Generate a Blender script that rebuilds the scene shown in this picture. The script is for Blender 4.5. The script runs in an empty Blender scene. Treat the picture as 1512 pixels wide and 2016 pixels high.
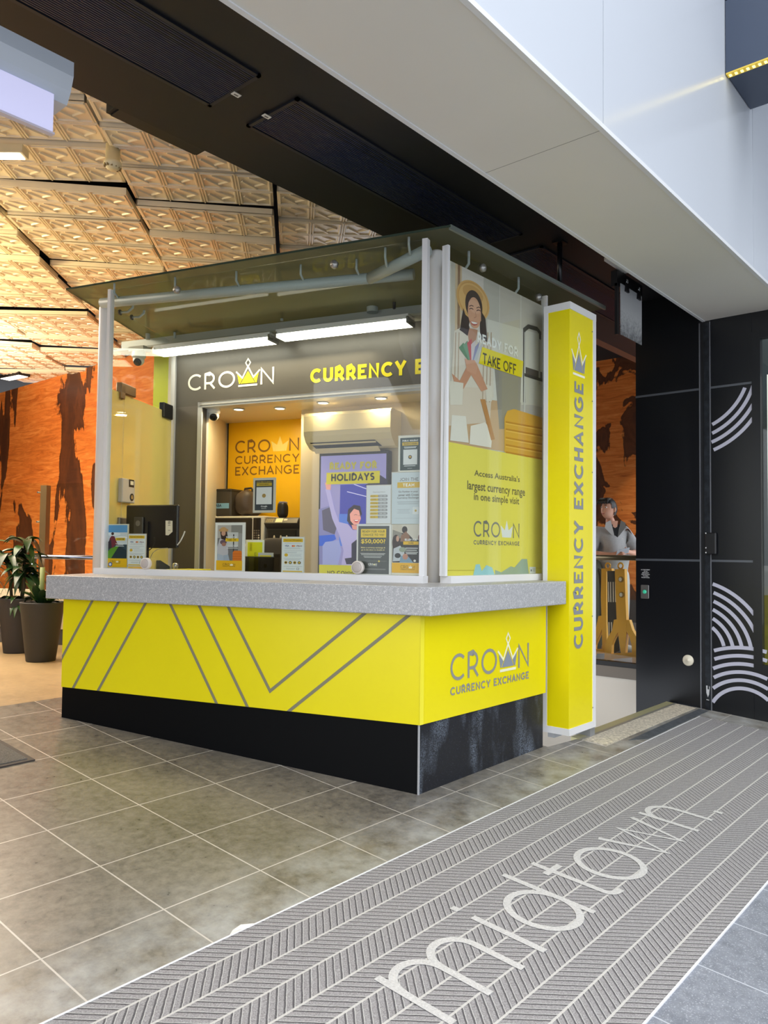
import bpy, bmesh, math, random
from mathutils import Vector, Matrix
random.seed(7)
C = bpy.context.scene.collection
PI = math.pi
# ------------------------------------------------------------------ camera
F_PX, CX, CY = 1528.35, 756.0, 1025.1256
PITCH, ROLL, AZ = 0.04005267, 0.01178050, 0.71542022
CAM = Vector((0, 0, 1.5))
def _w(az, el):                       # view direction given azimuth in the camera-forward frame -> street frame
    return Vector((math.sin(az), math.cos(az), el))
UD = Vector((math.sin(AZ), math.cos(AZ), 0)); VD = Vector((-math.cos(AZ), math.sin(AZ), 0))
def _cv(v): return Vector((v.dot(UD), v.dot(VD), v.z))
_f = _cv(Vector((0, math.cos(PITCH), math.sin(PITCH))))
_u = _cv(Vector((0, -math.sin(PITCH), math.cos(PITCH))))
_r = _cv(Vector((1, 0, 0)))
RT = math.cos(ROLL) * _r + math.sin(ROLL) * _u
UP = -math.sin(ROLL) * _r + math.cos(ROLL) * _u
FW = _f
cd = bpy.data.cameras.new('camera'); cam = bpy.data.objects.new('camera', cd); C.objects.link(cam)
m = Matrix((( RT.x, UP.x, -FW.x), (RT.y, UP.y, -FW.y), (RT.z, UP.z, -FW.z)))
cam.matrix_world = Matrix.Translation(CAM) @ m.to_4x4()
cd.sensor_fit = 'VERTICAL'; cd.sensor_height = 36.0; cd.sensor_width = 27.0
cd.lens = F_PX * 36.0 / 2016.0
cd.shift_y = (CY - 1008.0) / 2016.0
cd.clip_start = 0.02; cd.clip_end = 200
bpy.context.scene.camera = cam

def ray(x, y): return FW + RT * ((x - CX) / F_PX) - UP * ((y - CY) / F_PX)
def hit(x, y, n, p0):
    d = ray(x, y); n = Vector(n)
    return CAM + d * ((Vector(p0) - CAM).dot(n) / d.dot(n))
FA, FB = 0.010792868, 0.07243599       # slope of the ramped floor
def zf(x, y): return FA * x + FB * y
YB = 5.45                              # the ramp ends here
def zin(x, y): return FA * x + FB * YB
def onF(x, y): return hit(x, y, (-FA, -FB, 1), (0, 0, 0))
def onZ(x, y, z): return hit(x, y, (0, 0, 1), (0, 0, z))
def onY(x, y, Y): return hit(x, y, (0, 1, 0), (0, Y, 0))
def onX(x, y, X): return hit(x, y, (1, 0, 0), (X, 0, 0))
NK = Vector((0.95463, 0.29784, 0)); NK.normalize()
KR = Vector((NK.y, -NK.x, 0))          # to the viewer's right along the kiosk front
def onK(x, y, D): return hit(x, y, NK, NK * D)
Z = Vector((0, 0, 1))

class Frame:
    def __init__(s, o, ex, ey, ez): s.o, s.ex, s.ey, s.ez = Vector(o), Vector(ex), Vector(ey), Vector(ez)
    def P(s, u, v, w=0.0): return s.o + s.ex * u + s.ey * v + s.ez * w
    def L(s, p): d = Vector(p) - s.o; return d.dot(s.ex), d.dot(s.ey)
    def px(s, x, y): return s.L(hit(x, y, s.ez, s.o))
def KF(D): return Frame(NK * D, KR, Z, -NK)
def YF(Y): return Frame((0, Y, 0), (1, 0, 0), Z, (0, -1, 0))
def XF(X): return Frame((X, 0, 0), (0, -1, 0), Z, (-1, 0, 0))
_fx = Vector((1, 0, FA)).normalized(); _fn = Vector((-FA, -FB, 1)).normalized(); _fy = _fn.cross(_fx)
FF = Frame((0, 0, 0), _fx, _fy, _fn)
def IDF(p=(0, 0, 0)): return Frame(p, (1, 0, 0), (0, 1, 0), (0, 0, 1))

# ------------------------------------------------------------------ materials
def s2l(c):
    r = []
    for v in c[:3]:
        v = v / 255.0
        r.append(v / 12.92 if v <= 0.04045 else ((v + 0.055) / 1.055) ** 2.4)
    return (r[0], r[1], r[2], 1.0)
_mats = {}
def new_mat(name):
    m = bpy.data.materials.new(name); m.use_nodes = True
    nt = m.node_tree; b = nt.nodes['Principled BSDF']
    return m, nt, b
def mat(name, rgb, rough=0.5, metal=0.0, emit=0.0, spec=0.5, noise=0.0, nscale=8.0, bump=0.0, bscale=60.0, coat=0.0):
    if name in _mats: return _mats[name]
    m, nt, b = new_mat(name)
    b.inputs['Base Color'].default_value = s2l(rgb); b.inputs['Roughness'].default_value = rough
    b.inputs['Metallic'].default_value = metal; b.inputs['Specular IOR Level'].default_value = spec
    b.inputs['Coat Weight'].default_value = coat
    if emit:
        b.inputs['Emission Color'].default_value = s2l(rgb); b.inputs['Emission Strength'].default_value = emit
    if noise or bump:
        tc = nt.nodes.new('ShaderNodeTexCoord')
    if noise:
        n = nt.nodes.new('ShaderNodeTexNoise'); n.inputs['Scale'].default_value = nscale; n.inputs['Detail'].default_value = 6
        nt.links.new(tc.outputs['Object'], n.inputs['Vector'])
        r = nt.nodes.new('ShaderNodeMapRange'); r.inputs['From Min'].default_value = 0.3; r.inputs['From Max'].default_value = 0.7
        r.inputs['To Min'].default_value = 1 - noise; r.inputs['To Max'].default_value = 1 + noise
        nt.links.new(n.outputs['Fac'], r.inputs['Value'])
        mx = nt.nodes.new('ShaderNodeMix'); mx.data_type = 'RGBA'; mx.blend_type = 'MULTIPLY'; mx.inputs['Factor'].default_value = 1
        mx.inputs['A'].default_value = s2l(rgb); nt.links.new(r.outputs['Result'], mx.inputs['B'])
        nt.links.new(mx.outputs['Result'], b.inputs['Base Color'])
    if bump:
        n2 = nt.nodes.new('ShaderNodeTexNoise'); n2.inputs['Scale'].default_value = bscale; n2.inputs['Detail'].default_value = 3
        nt.links.new(tc.outputs['Object'], n2.inputs['Vector'])
        bp = nt.nodes.new('ShaderNodeBump'); bp.inputs['Strength'].default_value = bump; bp.inputs['Distance'].default_value = 0.005
        nt.links.new(n2.outputs['Fac'], bp.inputs['Height']); nt.links.new(bp.outputs['Normal'], b.inputs['Normal'])
    _mats[name] = m
    return m
def flat(rgb, emit=0.0, rough=0.55):
    k = 'print_%d_%d_%d_%d' % (rgb[0], rgb[1], rgb[2], int(emit * 100))
    return mat(k, rgb, rough=rough, emit=emit, spec=0.3)
def glass(name, tint=(235, 245, 238), refl=1.0, haze=0.0, hazecol=(200, 205, 190)):
    if name in _mats: return _mats[name]
    m = bpy.data.materials.new(name); m.use_nodes = True; nt = m.node_tree; nt.nodes.clear()
    out = nt.nodes.new('ShaderNodeOutputMaterial')
    tr = nt.nodes.new('ShaderNodeBsdfTransparent'); tr.inputs['Color'].default_value = s2l(tint)
    gl = nt.nodes.new('ShaderNodeBsdfGlossy'); gl.inputs['Roughness'].default_value = 0.02
    ge = nt.nodes.new('ShaderNodeNewGeometry'); dt = nt.nodes.new('ShaderNodeVectorMath'); dt.operation = 'DOT_PRODUCT'
    nt.links.new(ge.outputs['Normal'], dt.inputs[0]); nt.links.new(ge.outputs['Incoming'], dt.inputs[1])
    ab = math_node(nt, 'ABSOLUTE', dt.outputs['Value']); pw = math_node(nt, 'POWER', math_node(nt, 'SUBTRACT', 1.0, ab, True), 5.0)
    sch = math_node(nt, 'ADD', math_node(nt, 'MULTIPLY', pw, 0.6), 0.032)
    mu = nt.nodes.new('ShaderNodeMath'); mu.operation = 'MULTIPLY'; mu.inputs[1].default_value = refl; mu.use_clamp = True
    nt.links.new(sch, mu.inputs[0])
    mx = nt.nodes.new('ShaderNodeMixShader')
    base = tr
    if haze:
        df = nt.nodes.new('ShaderNodeBsdfDiffuse'); df.inputs['Color'].default_value = s2l(hazecol)
        tl = nt.nodes.new('ShaderNodeBsdfTranslucent'); tl.inputs['Color'].default_value = s2l(hazecol)
        a = nt.nodes.new('ShaderNodeMixShader'); a.inputs[0].default_value = 0.5
        nt.links.new(df.outputs[0], a.inputs[1]); nt.links.new(tl.outputs[0], a.inputs[2])
        h = nt.nodes.new('ShaderNodeMixShader'); h.inputs[0].default_value = haze
        nt.links.new(tr.outputs[0], h.inputs[1]); nt.links.new(a.outputs[0], h.inputs[2]); base = h
    nt.links.new(mu.outputs[0], mx.inputs[0]); nt.links.new(base.outputs[0], mx.inputs[1]); nt.links.new(gl.outputs[0], mx.inputs[2])
    nt.links.new(mx.outputs[0], out.inputs[0])
    _mats[name] = m
    return m
def N(nt, t, **kw):
    n = nt.nodes.new(t)
    for k, v in kw.items(): setattr(n, k, v)
    return n
def math_node(nt, op, a, b=None, clamp=False):
    n = N(nt, 'ShaderNodeMath', operation=op); n.use_clamp = clamp
    for i, v in enumerate((a, b)):
        if v is None: continue
        if isinstance(v, (int, float)): n.inputs[i].default_value = v
        else: nt.links.new(v, n.inputs[i])
    return n.outputs[0]
def mixc(nt, f, a, b, blend='MIX'):
    n = N(nt, 'ShaderNodeMix', data_type='RGBA', blend_type=blend)
    for k, v in (('Factor', f), ('A', a), ('B', b)):
        if isinstance(v, (int, float)): n.inputs[k].default_value = v
        elif isinstance(v, tuple): n.inputs[k].default_value = v
        else: nt.links.new(v, n.inputs[k])
    return n.outputs['Result']
def noise_node(nt, vec, scale, detail=5, rough=0.55, dist=0.0):
    n = N(nt, 'ShaderNodeTexNoise'); n.inputs['Scale'].default_value = scale; n.inputs['Detail'].default_value = detail
    n.inputs['Roughness'].default_value = rough; n.inputs['Distortion'].default_value = dist
    nt.links.new(vec, n.inputs['Vector']); return n.outputs['Fac']
def ramp(nt, fac, stops, interp='LINEAR'):
    n = N(nt, 'ShaderNodeValToRGB'); n.color_ramp.interpolation = interp
    e = n.color_ramp.elements
    e[0].position, e[0].color = stops[0][0], stops[0][1]
    e[1].position, e[1].color = stops[-1][0], stops[-1][1]
    for p, c in stops[1:-1]:
        x = e.new(p); x.color = c
    nt.links.new(fac, n.inputs[0]); return n.outputs[0]
def bumpn(nt, b, h, strength=0.3, dist=0.005):
    bp = N(nt, 'ShaderNodeBump'); bp.inputs['Strength'].default_value = strength; bp.inputs['Distance'].default_value = dist
    nt.links.new(h, bp.inputs['Height']); nt.links.new(bp.outputs[0], b.inputs['Normal'])
def line_mask(nt, coord, off, pitch, half):    # 1 on the joint
    a = math_node(nt, 'ADD', coord, -off + pitch * 200.5)
    a = math_node(nt, 'MODULO', a, pitch)
    a = math_node(nt, 'SUBTRACT', a, pitch / 2)
    a = math_node(nt, 'ABSOLUTE', a)
    return math_node(nt, 'LESS_THAN', a, half)
def tile_mat(name, c_dark, c_light, grout, offx, offy, px, py, half, rough=0.33, spk=0.0):
    m, nt, b = new_mat(name)
    tc = N(nt, 'ShaderNodeNewGeometry'); sx = N(nt, 'ShaderNodeSeparateXYZ'); nt.links.new(tc.outputs['Position'], sx.inputs[0])
    n1 = noise_node(nt, tc.outputs['Position'], 22.0, 10, 0.72, 0.25); n2 = noise_node(nt, tc.outputs['Position'], 2.2, 4, 0.5)
    n3 = noise_node(nt, tc.outputs['Position'], 160.0, 3, 0.6)
    f = math_node(nt, 'ADD', math_node(nt, 'MULTIPLY', n1, 0.7), math_node(nt, 'MULTIPLY', n2, 0.3))
    col = ramp(nt, f, [(0.36, s2l(c_dark)), (0.64, s2l(c_light))])
    if spk:
        col = mixc(nt, math_node(nt, 'MULTIPLY', math_node(nt, 'GREATER_THAN', n3, 0.6), spk), col, s2l((215, 218, 225)))
    if name == 'slate_look_tile':       # pale cleaning residue along the mat edge, widened to paint in grey daylight
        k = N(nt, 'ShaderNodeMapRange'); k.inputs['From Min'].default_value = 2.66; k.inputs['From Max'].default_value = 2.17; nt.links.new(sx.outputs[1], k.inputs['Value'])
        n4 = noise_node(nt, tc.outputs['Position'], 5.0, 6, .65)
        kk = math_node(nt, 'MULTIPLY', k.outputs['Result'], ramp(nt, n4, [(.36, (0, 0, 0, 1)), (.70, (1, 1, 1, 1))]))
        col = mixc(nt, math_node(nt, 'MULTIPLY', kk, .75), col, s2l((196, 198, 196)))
    gx = line_mask(nt, sx.outputs[0], offx, px, half); gy = line_mask(nt, sx.outputs[1], offy, py, half)
    g = math_node(nt, 'MAXIMUM', gx, gy)
    gn = math_node(nt, 'MULTIPLY', g, math_node(nt, 'ADD', math_node(nt, 'MULTIPLY', n2, 0.7), 0.55), True)
    col = mixc(nt, gn, col, s2l(grout))
    nt.links.new(col, b.inputs['Base Color'])
    rr = math_node(nt, 'ADD', math_node(nt, 'MULTIPLY', n1, 0.22), rough - 0.1)
    nt.links.new(rr, b.inputs['Roughness'])
    bumpn(nt, b, math_node(nt, 'SUBTRACT', math_node(nt, 'MULTIPLY', n3, 0.25), g), 0.25, 0.002)
    _mats[name] = m
    return m

# ------------------------------------------------------------------ mesh building
ORI = {}
class MB:
    def __init__(s, fr=None): s.v = []; s.f = []; s.mi = []; s.mats = []; s.fr = fr; s.sm = set(); s.ep = 0.0
    def m(s, mt):
        if mt is None: return 0
        if mt not in s.mats: s.mats.append(mt)
        return s.mats.index(mt)
    def raw(s, pts, faces, mt=None, smooth=False):
        o = len(s.v); s.v += [Vector(p) for p in pts]; k = s.m(mt)
        for f in faces:
            if smooth: s.sm.add(len(s.f))
            s.f.append([o + i for i in f]); s.mi.append(k)
    def obox(s, fr, u0, u1, v0, v1, w0, w1, mt=None):
        P = [fr.P(u, v, w) for w in (w0, w1) for v in (v0, v1) for u in (u0, u1)]
        s.raw(P, [(0, 2, 3, 1), (4, 5, 7, 6), (0, 1, 5, 4), (2, 6, 7, 3), (0, 4, 6, 2), (1, 3, 7, 5)], mt)
    def box(s, p0, p1, mt=None): s.obox(IDF(), p0[0], p1[0], p0[1], p1[1], p0[2], p1[2], mt)
    def bbox(s, fr, u0, u1, v0, v1, w0, w1, mt=None, b=0.01):   # box with chamfered outline edges
        pts = [(u0 + b, v0), (u1 - b, v0), (u1, v0 + b), (u1, v1 - b), (u1 - b, v1), (u0 + b, v1), (u0, v1 - b), (u0, v0 + b)]
        c = min(b, (w1 - w0) * 0.3)
        def inset(k): 
            return [(min(max(p[0], u0 + k), u1 - k), min(max(p[1], v0 + k), v1 - k)) for p in pts]
        rings = [(inset(c), w0), (pts, w0 + c), (pts, w1 - c), (inset(c), w1)]
        V = [fr.P(p[0], p[1], w) for r, w in rings for p in r]; n = 8
        F = [tuple(range(n))[::-1], tuple(range(3 * n, 4 * n))]
        for k in range(3):
            for i in range(n): F.append((k * n + i, k * n + (i + 1) % n, (k + 1) * n + (i + 1) % n, (k + 1) * n + i))
        s.raw(V, F, mt)
    def prism(s, fr, poly, w0, w1, mt=None):
        n = len(poly)
        V = [fr.P(p[0], p[1], w0) for p in poly] + [fr.P(p[0], p[1], w1) for p in poly]
        F = [tuple(range(n))[::-1], tuple(range(n, 2 * n))] + [(i, (i + 1) % n, n + (i + 1) % n, n + i) for i in range(n)]
        s.raw(V, F, mt)
    def poly(s, fr, pts, w=0.0, mt=None):
        w += s.ep; s.ep += 1.2e-5
        s.raw([fr.P(p[0], p[1], w) for p in pts], [tuple(range(len(pts)))], mt)
    def ell(s, fr, cx, cy, rx, ry, w=0.0, mt=None, n=28): s.poly(fr, [(cx + rx * math.cos(2 * PI * i / n), cy + ry * math.sin(2 * PI * i / n)) for i in range(n)], w, mt)
    def strip(s, fr, pts, t, w=0.0, mt=None, closed=False):
        n = len(pts)
        if n < 2: return
        w += s.ep; s.ep += 1.2e-5
        L = []; R = []
        for i in range(n):
            a = pts[i - 1] if (i or closed) else None; c = pts[(i + 1) % n] if (i < n - 1 or closed) else None
            p = pts[i]; ns = []
            for q0, q1 in ((a, p), (p, c)):
                if q0 is None or q1 is None: continue
                dx, dy = q1[0] - q0[0], q1[1] - q0[1]; l = math.hypot(dx, dy) or 1e-9
                ns.append((-dy / l, dx / l))
            nx = sum(q[0] for q in ns) / len(ns); ny = sum(q[1] for q in ns) / len(ns)
            k = max(nx * nx + ny * ny, 0.2); h = t / 2 / k
            L.append((p[0] + nx * h, p[1] + ny * h)); R.append((p[0] - nx * h, p[1] - ny * h))
        V = [fr.P(p[0], p[1], w) for p in L] + [fr.P(p[0], p[1], w) for p in R]
        F = [(i, n + i, n + (i + 1) % n, (i + 1) % n) for i in range(n if closed else n - 1)]
        s.raw(V, F, mt)
    def strip_clip(s, fr, pts, t, w, mt, rect):      # a stripe cut off at the edges of its panel
        q = MB(); q.strip(fr, pts, t, w)
        for f in q.f:
            P = [fr.L(q.v[i]) for i in f]
            for ax, lim, sg in ((0, rect[0], 1), (0, rect[1], -1), (1, rect[2], 1), (1, rect[3], -1)):
                O = []
                for i in range(len(P)):
                    a, b = P[i - 1], P[i]; da, db = (a[ax] - lim) * sg, (b[ax] - lim) * sg
                    if (da >= 0) != (db >= 0):
                        k = da / (da - db); O.append((a[0] + (b[0] - a[0]) * k, a[1] + (b[1] - a[1]) * k))
                    if db >= 0: O.append(b)
                P = O
                if not P: break
            if len(P) > 2: s.poly(fr, P, w, mt)
    def tube(s, path, r, mt=None, n=10, rs=None):
        path = [Vector(p) for p in path]; k = len(path); V = []; prev = None
        for i in range(k):
            d = (path[min(i + 1, k - 1)] - path[max(i - 1, 0)]).normalized()
            if prev is None:
                a = d.orthogonal().normalized()
            else:
                a = (prev - d * prev.dot(d)).normalized()
            prev = a; b2 = d.cross(a); rr = rs[i] if rs else r
            for j in range(n): V.append(path[i] + (a * math.cos(2 * PI * j / n) + b2 * math.sin(2 * PI * j / n)) * rr)
        F = []
        for i in range(k - 1):
            for j in range(n): F.append((i * n + j, i * n + (j + 1) % n, (i + 1) * n + (j + 1) % n, (i + 1) * n + j))
        s.raw(V, F, mt, True)
        s.raw(V[:n], [tuple(range(n))[::-1]], mt); s.raw(V[-n:], [tuple(range(n))], mt)
    def lathe(s, fr, prof, mt=None, n=28, smooth=True):   # prof: (r, w) along fr.ez
        V = [fr.P(r * math.cos(2 * PI * j / n), r * math.sin(2 * PI * j / n), w) for r, w in prof for j in range(n)]
        F = []
        for i in range(len(prof) - 1):
            for j in range(n): F.append((i * n + j, i * n + (j + 1) % n, (i + 1) * n + (j + 1) % n, (i + 1) * n + j))
        s.raw(V, F, mt, smooth)
        for i, rev in ((0, True), (len(prof) - 1, False)):
            if prof[i][0] > 1e-6:
                t = tuple(range(n)); s.raw(V[i * n:(i + 1) * n], [t[::-1] if rev else t], mt)
    def ball(s, c, rx, ry, rz, mt=None, nu=16, nv=10, fn=None):
        V = []; F = []
        for i in range(nv + 1):
            th = PI * i / nv
            for j in range(nu):
                ph = 2 * PI * j / nu
                p = Vector((math.sin(th) * math.cos(ph), math.sin(th) * math.sin(ph), math.cos(th)))
                if fn: p = fn(p)
                V.append(Vector(c) + Vector((p.x * rx, p.y * ry, p.z * rz)))
        for i in range(nv):
            for j in range(nu): F.append((i * nu + j, (i + 1) * nu + j, (i + 1) * nu + (j + 1) % nu, i * nu + (j + 1) % nu))
        s.raw(V, F, mt, True)
    def build(s, name, mt=None, parent=None, label=None, origin=None):
        me = bpy.data.meshes.new(name)
        o = Vector(origin) if origin is not None else (ORI.get(parent, Vector((0, 0, 0))) if parent else Vector((0, 0, 0)))
        me.from_pydata([tuple(p - o) for p in s.v], [], s.f)
        ms = s.mats if s.mats else [mt]
        for q in ms: me.materials.append(q)
        for i, p in enumerate(me.polygons):
            p.material_index = s.mi[i]; p.use_smooth = i in s.sm
        bm = bmesh.new(); bm.from_mesh(me)
        bmesh.ops.remove_doubles(bm, verts=bm.verts, dist=1e-6) if s.sm else None
        bm.to_mesh(me); bm.free(); me.update()
        ob = bpy.data.objects.new(name, me); C.objects.link(ob)
        ORI[ob] = o
        if parent: ob.parent = parent
        if origin is not None and not parent: ob.location = o
        if label: ob['label'] = label
        return ob
def tag(o, label, cat, group=None, kind=None):
    if label: o['label'] = label
    if cat: o['category'] = cat
    if group: o['group'] = group
    if kind: o['kind'] = kind
    return o
def thing(name, loc, label, cat, group=None, kind=None):
    o = bpy.data.objects.new(name, None); C.objects.link(o); o.location = Vector(loc); o.empty_display_size = 0.1
    ORI[o] = Vector(loc); return tag(o, label, cat, group, kind)
def struct(o, label=None, cat=None):
    o['kind'] = 'structure'
    if label: o['label'] = label
    if cat: o['category'] = cat
    return o
def dup(root, loc, label=None):
    r = root.copy(); C.objects.link(r); r.location = Vector(loc)
    if label: r['label'] = label
    for ch in list(root.children):
        c = ch.copy(); C.objects.link(c); c.parent = r
        for g in ch.children:
            d = g.copy(); C.objects.link(d); d.parent = c
    return r

# ------------------------------------------------------------------ lettering
def arc(cx, cy, rx, ry, a0, a1, n=14):
    return [(cx + rx * math.cos(math.radians(a0 + (a1 - a0) * i / n)), cy + ry * math.sin(math.radians(a0 + (a1 - a0) * i / n))) for i in range(n + 1)]
G = {
 'A': (.74, [[(0, 0), (.37, 1), (.74, 0)], [(.12, .3), (.62, .3)]]),
 'B': (.58, [[(0, 0), (0, 1)], [(.01, 1), (.28, 1)] + arc(.28, .77, .24, .23, 90, -90, 8) + [(.01, .54)], [(.28, .54)] + arc(.3, .27, .28, .27, 90, -90, 8) + [(0, 0)]]),
 'C': (.8, [arc(.47, .5, .47, .5, 46, 314, 20)]),
 'D': (.74, [[(0, 0), (0, 1)], [(.01, 1), (.28, 1)] + arc(.28, .5, .46, .5, 90, -90) + [(.01, 0)]]),
 'E': (.54, [[(.54, 1), (0, 1), (0, 0), (.54, 0)], [(0, .51), (.48, .51)]]),
 'F': (.52, [[(.52, 1), (0, 1), (0, 0)], [(0, .49), (.46, .49)]]),
 'G': (.86, [arc(.47, .5, .47, .5, 46, 322, 20) + [(.84, .46)], [(.84, .46), (.52, .46)]]),
 'H': (.66, [[(0, 0), (0, 1)], [(.66, 0), (.66, 1)], [(0, .51), (.66, .51)]]),
 'I': (.02, [[(0, 0), (0, 1)]]),
 'J': (.42, [[(.42, 1), (.42, .28)] + arc(.2, .24, .22, .24, 0, -150, 8)]),
 'K': (.6, [[(0, 0), (0, 1)], [(.58, 1), (.02, .42)], [(.2, .58), (.62, 0)]]),
 'L': (.5, [[(0, 1), (0, 0), (.5, 0)]]),
 'M': (.82, [[(0, 0), (0, 1), (.41, .32), (.82, 1), (.82, 0)]]),
 'N': (.68, [[(0, 0), (0, 1), (.68, 0), (.68, 1)]]),
 'O': (.98, [arc(.49, .5, .49, .5, 0, 360, 30)]),
 'P': (.58, [[(0, 0), (0, 1)], [(.01, 1), (.3, 1)] + arc(.3, .68, .28, .32, 90, -90, 8) + [(.01, .36)]]),
 'R': (.62, [[(0, 0), (0, 1)], [(.01, 1), (.3, 1)] + arc(.3, .68, .28, .32, 90, -90, 8) + [(.01, .36)], [(.32, .36), (.6, 0)]]),
 'S': (.56, [arc(.29, .74, .26, .26, 35, 270, 12)[:-1] + arc(.28, .25, .27, .25, 90, -145, 12)]),
 'T': (.62, [[(0, 1), (.62, 1)], [(.31, 1), (.31, 0)]]),
 'U': (.66, [[(0, 1), (0, .34)] + arc(.33, .33, .33, .33, 180, 360, 12) + [(.66, 1)]]),
 'V': (.74, [[(0, 1), (.37, 0), (.74, 1)]]),
 'W': (1.1, [[(0, 1), (.28, 0), (.55, .95), (.82, 0), (1.1, 1)]]),
 'X': (.66, [[(0, 0), (.66, 1)], [(0, 1), (.66, 0)]]),
 'Y': (.68, [[(0, 1), (.34, .42), (.68, 1)], [(.34, .44), (.34, 0)]]),
 'Z': (.58, [[(0, 1), (.58, 1), (0, 0), (.58, 0)]]),
 ' ': (.16, []), '.': (.02, [[(0, 0), (0, .02)]]), '&': (.6, [arc(.3, .76, .18, .24, -60, 240, 12) + [(.6, 0)], arc(.28, .24, .26, .24, 130, 340, 10) + [(.6, .45)]]),
}
def caps(mb, fr, text, u, v, width, height, t=0.15, w=0.0, mt=None, sp=0.12, fit=None):
    """letters of one stroke width; (u,v) is the lower left corner"""
    x = 0.0; out = []
    for ch in text:
        gw, strokes = G[ch]; k = 1 - t
        out.append((x, strokes)); x += gw * k + t + sp
    x -= sp
    sx = width / x; sy = height
    for x0, strokes in out:
        for st in strokes:
            cl = len(st) > 3 and math.hypot(st[0][0] - st[-1][0], st[0][1] - st[-1][1]) < 1e-6
            pts = [(u + (x0 + t / 2 + p[0] * (1 - t)) * sx, v + (t / 2 + p[1] * (1 - t)) * sy) for p in (st[:-1] if cl else st)]
            if not cl and len(pts) >= 2:      # square the open ends out to the cap height
                for a, b in ((0, 1), (-1, -2)):
                    if st[a][1] in (0, 1) or st[a][0] == 0:
                        dx, dy = pts[a][0] - pts[b][0], pts[a][1] - pts[b][1]; l = math.hypot(dx, dy) or 1
                        e = t * min(sx, sy) * 0.45
                        pts[a] = (pts[a][0] + dx / l * e, pts[a][1] + dy / l * e)
            mb.strip(fr, pts, t * (sx + sy) / 2, w, mt, cl)
_txt = {}
def _text_polys(s, bold):
    k = (s, bold)
    if k in _txt: return _txt[k]
    cu = bpy.data.curves.new('t', 'FONT'); cu.body = s; cu.resolution_u = 2; cu.offset = 0.02 if bold else 0.0
    ob = bpy.data.objects.new('t', cu); C.objects.link(ob)
    dg = bpy.context.evaluated_depsgraph_get()
    me = bpy.data.meshes.new_from_object(ob.evaluated_get(dg))
    vs = [(q.co.x, q.co.y) for q in me.vertices]; fs = [tuple(p.vertices) for p in me.polygons]
    bpy.data.objects.remove(ob); bpy.data.curves.remove(cu); bpy.data.meshes.remove(me)
    x0 = min(p[0] for p in vs); x1 = max(p[0] for p in vs); y0 = min(p[1] for p in vs); y1 = max(p[1] for p in vs)
    vs = [((p[0] - x0) / (x1 - x0), (p[1] - y0) / max(y1 - y0, 1e-6)) for p in vs]
    _txt[k] = (vs, fs, (x1 - x0) / max(y1 - y0, 1e-6)); return _txt[k]
def words(mb, fr, s, u, v, width, height, w=0.0, mt=None, bold=False):
    vs, fs, asp = _text_polys(s, bold); w += mb.ep; mb.ep += 1.2e-5
    mb.raw([fr.P(u + p[0] * width, v + p[1] * height, w) for p in vs], fs, mt)
def crown(mb, fr, u, v, width, height, w, m_fill, m_line=None, solid=False):
    X = lambda p: (u + p[0] * width, v + p[1] * height)
    if solid:
        for pl in ([(.5, 1), (.22, .02), (.78, .02)], [(.0, .7), (.13, .02), (.2, .02), (.36, .42)], [(1., .7), (.87, .02), (.8, .02), (.64, .42)]):
            mb.poly(fr, [X(p) for p in pl], w, m_fill)
        return
    for pl in ([(.5, .55), (.2, .1), (.8, .1)], [(.05, .46), (.13, .1), (.17, .1), (.27, .26)], [(.95, .46), (.87, .1), (.83, .1), (.73, .26)]):
        mb.poly(fr, [X(p) for p in pl], w, m_fill)
    t = 0.06 * width
    mb.strip(fr, [X(p) for p in ((0, .56), (.27, .31), (.5, .72), (.73, .31), (1, .56))], t, w + .0004, m_line)
    mb.strip(fr, [X(p) for p in ((.5, 1), (.6, .86), (.5, .7), (.4, .86))], t * .8, w + .0004, m_line, True)
    mb.strip(fr, [X(p) for p in ((.1, .02), (.9, .02))], t * 1.2, w + .0004, m_line)
def logo(mb, fr, u, v, width, height, w, m_txt, m_fill, m_line=None, solid=True, sub=None, m_sub=None, t=.12, ch=1.0, subh=.3):
    """CRO + crown + N ; height is the letter height ; v is the letter baseline"""
    caps(mb, fr, 'CRO', u, v, width * .56, height, t, w, m_txt, .16)
    caps(mb, fr, 'N', u + width * .845, v, width * .155, height, t, w, m_txt)
    crown(mb, fr, u + width * .57, v, width * .27, height * ch, w, m_fill, m_line, solid)
    if sub: caps(mb, fr, sub, u, v - height * (subh + .22), width, height * subh, .19, w, m_sub or m_txt, .14)

def area(name, loc, size, power, color, rot=(0, 0, 0), sy=None):
    d = bpy.data.lights.new(name, 'AREA'); d.energy = power; d.color = color; d.size = size
    if sy: d.shape = 'RECTANGLE'; d.size_y = sy
    o = bpy.data.objects.new(name, d); C.objects.link(o); o.location = loc; o.rotation_euler = rot; return o
# ------------------------------------------------------------------ shared materials
M_BLACK = mat('black_cladding', (9, 12, 18), rough=0.3, spec=0.5)
M_BLACK2 = mat('black_ceiling_paint', (18, 20, 25), rough=0.5)
M_WHITE = mat('white_cladding', (226, 228, 230), rough=0.35)
M_SOFF = mat('white_soffit', (226, 224, 217), rough=0.5, noise=0.02, nscale=1.5)
M_ALU = mat('brushed_aluminium', (205, 207, 210), rough=0.35, metal=0.35)
M_ALUW = mat('pale_powdercoat', (230, 230, 230), rough=0.4)
M_STEEL = mat('stainless_steel', (190, 192, 195), rough=0.25, metal=0.9)
M_YEL = mat('yellow_laminate', (238, 222, 12), rough=0.28, spec=0.5, noise=0.02, nscale=3)
M_GREYV = mat('grey_vinyl', (146, 146, 138), rough=0.45)
M_GREYD = mat('dark_grey_vinyl', (104, 98, 62), rough=0.5)
M_DK = mat('dark_plastic', (24, 24, 26), rough=0.4)
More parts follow.
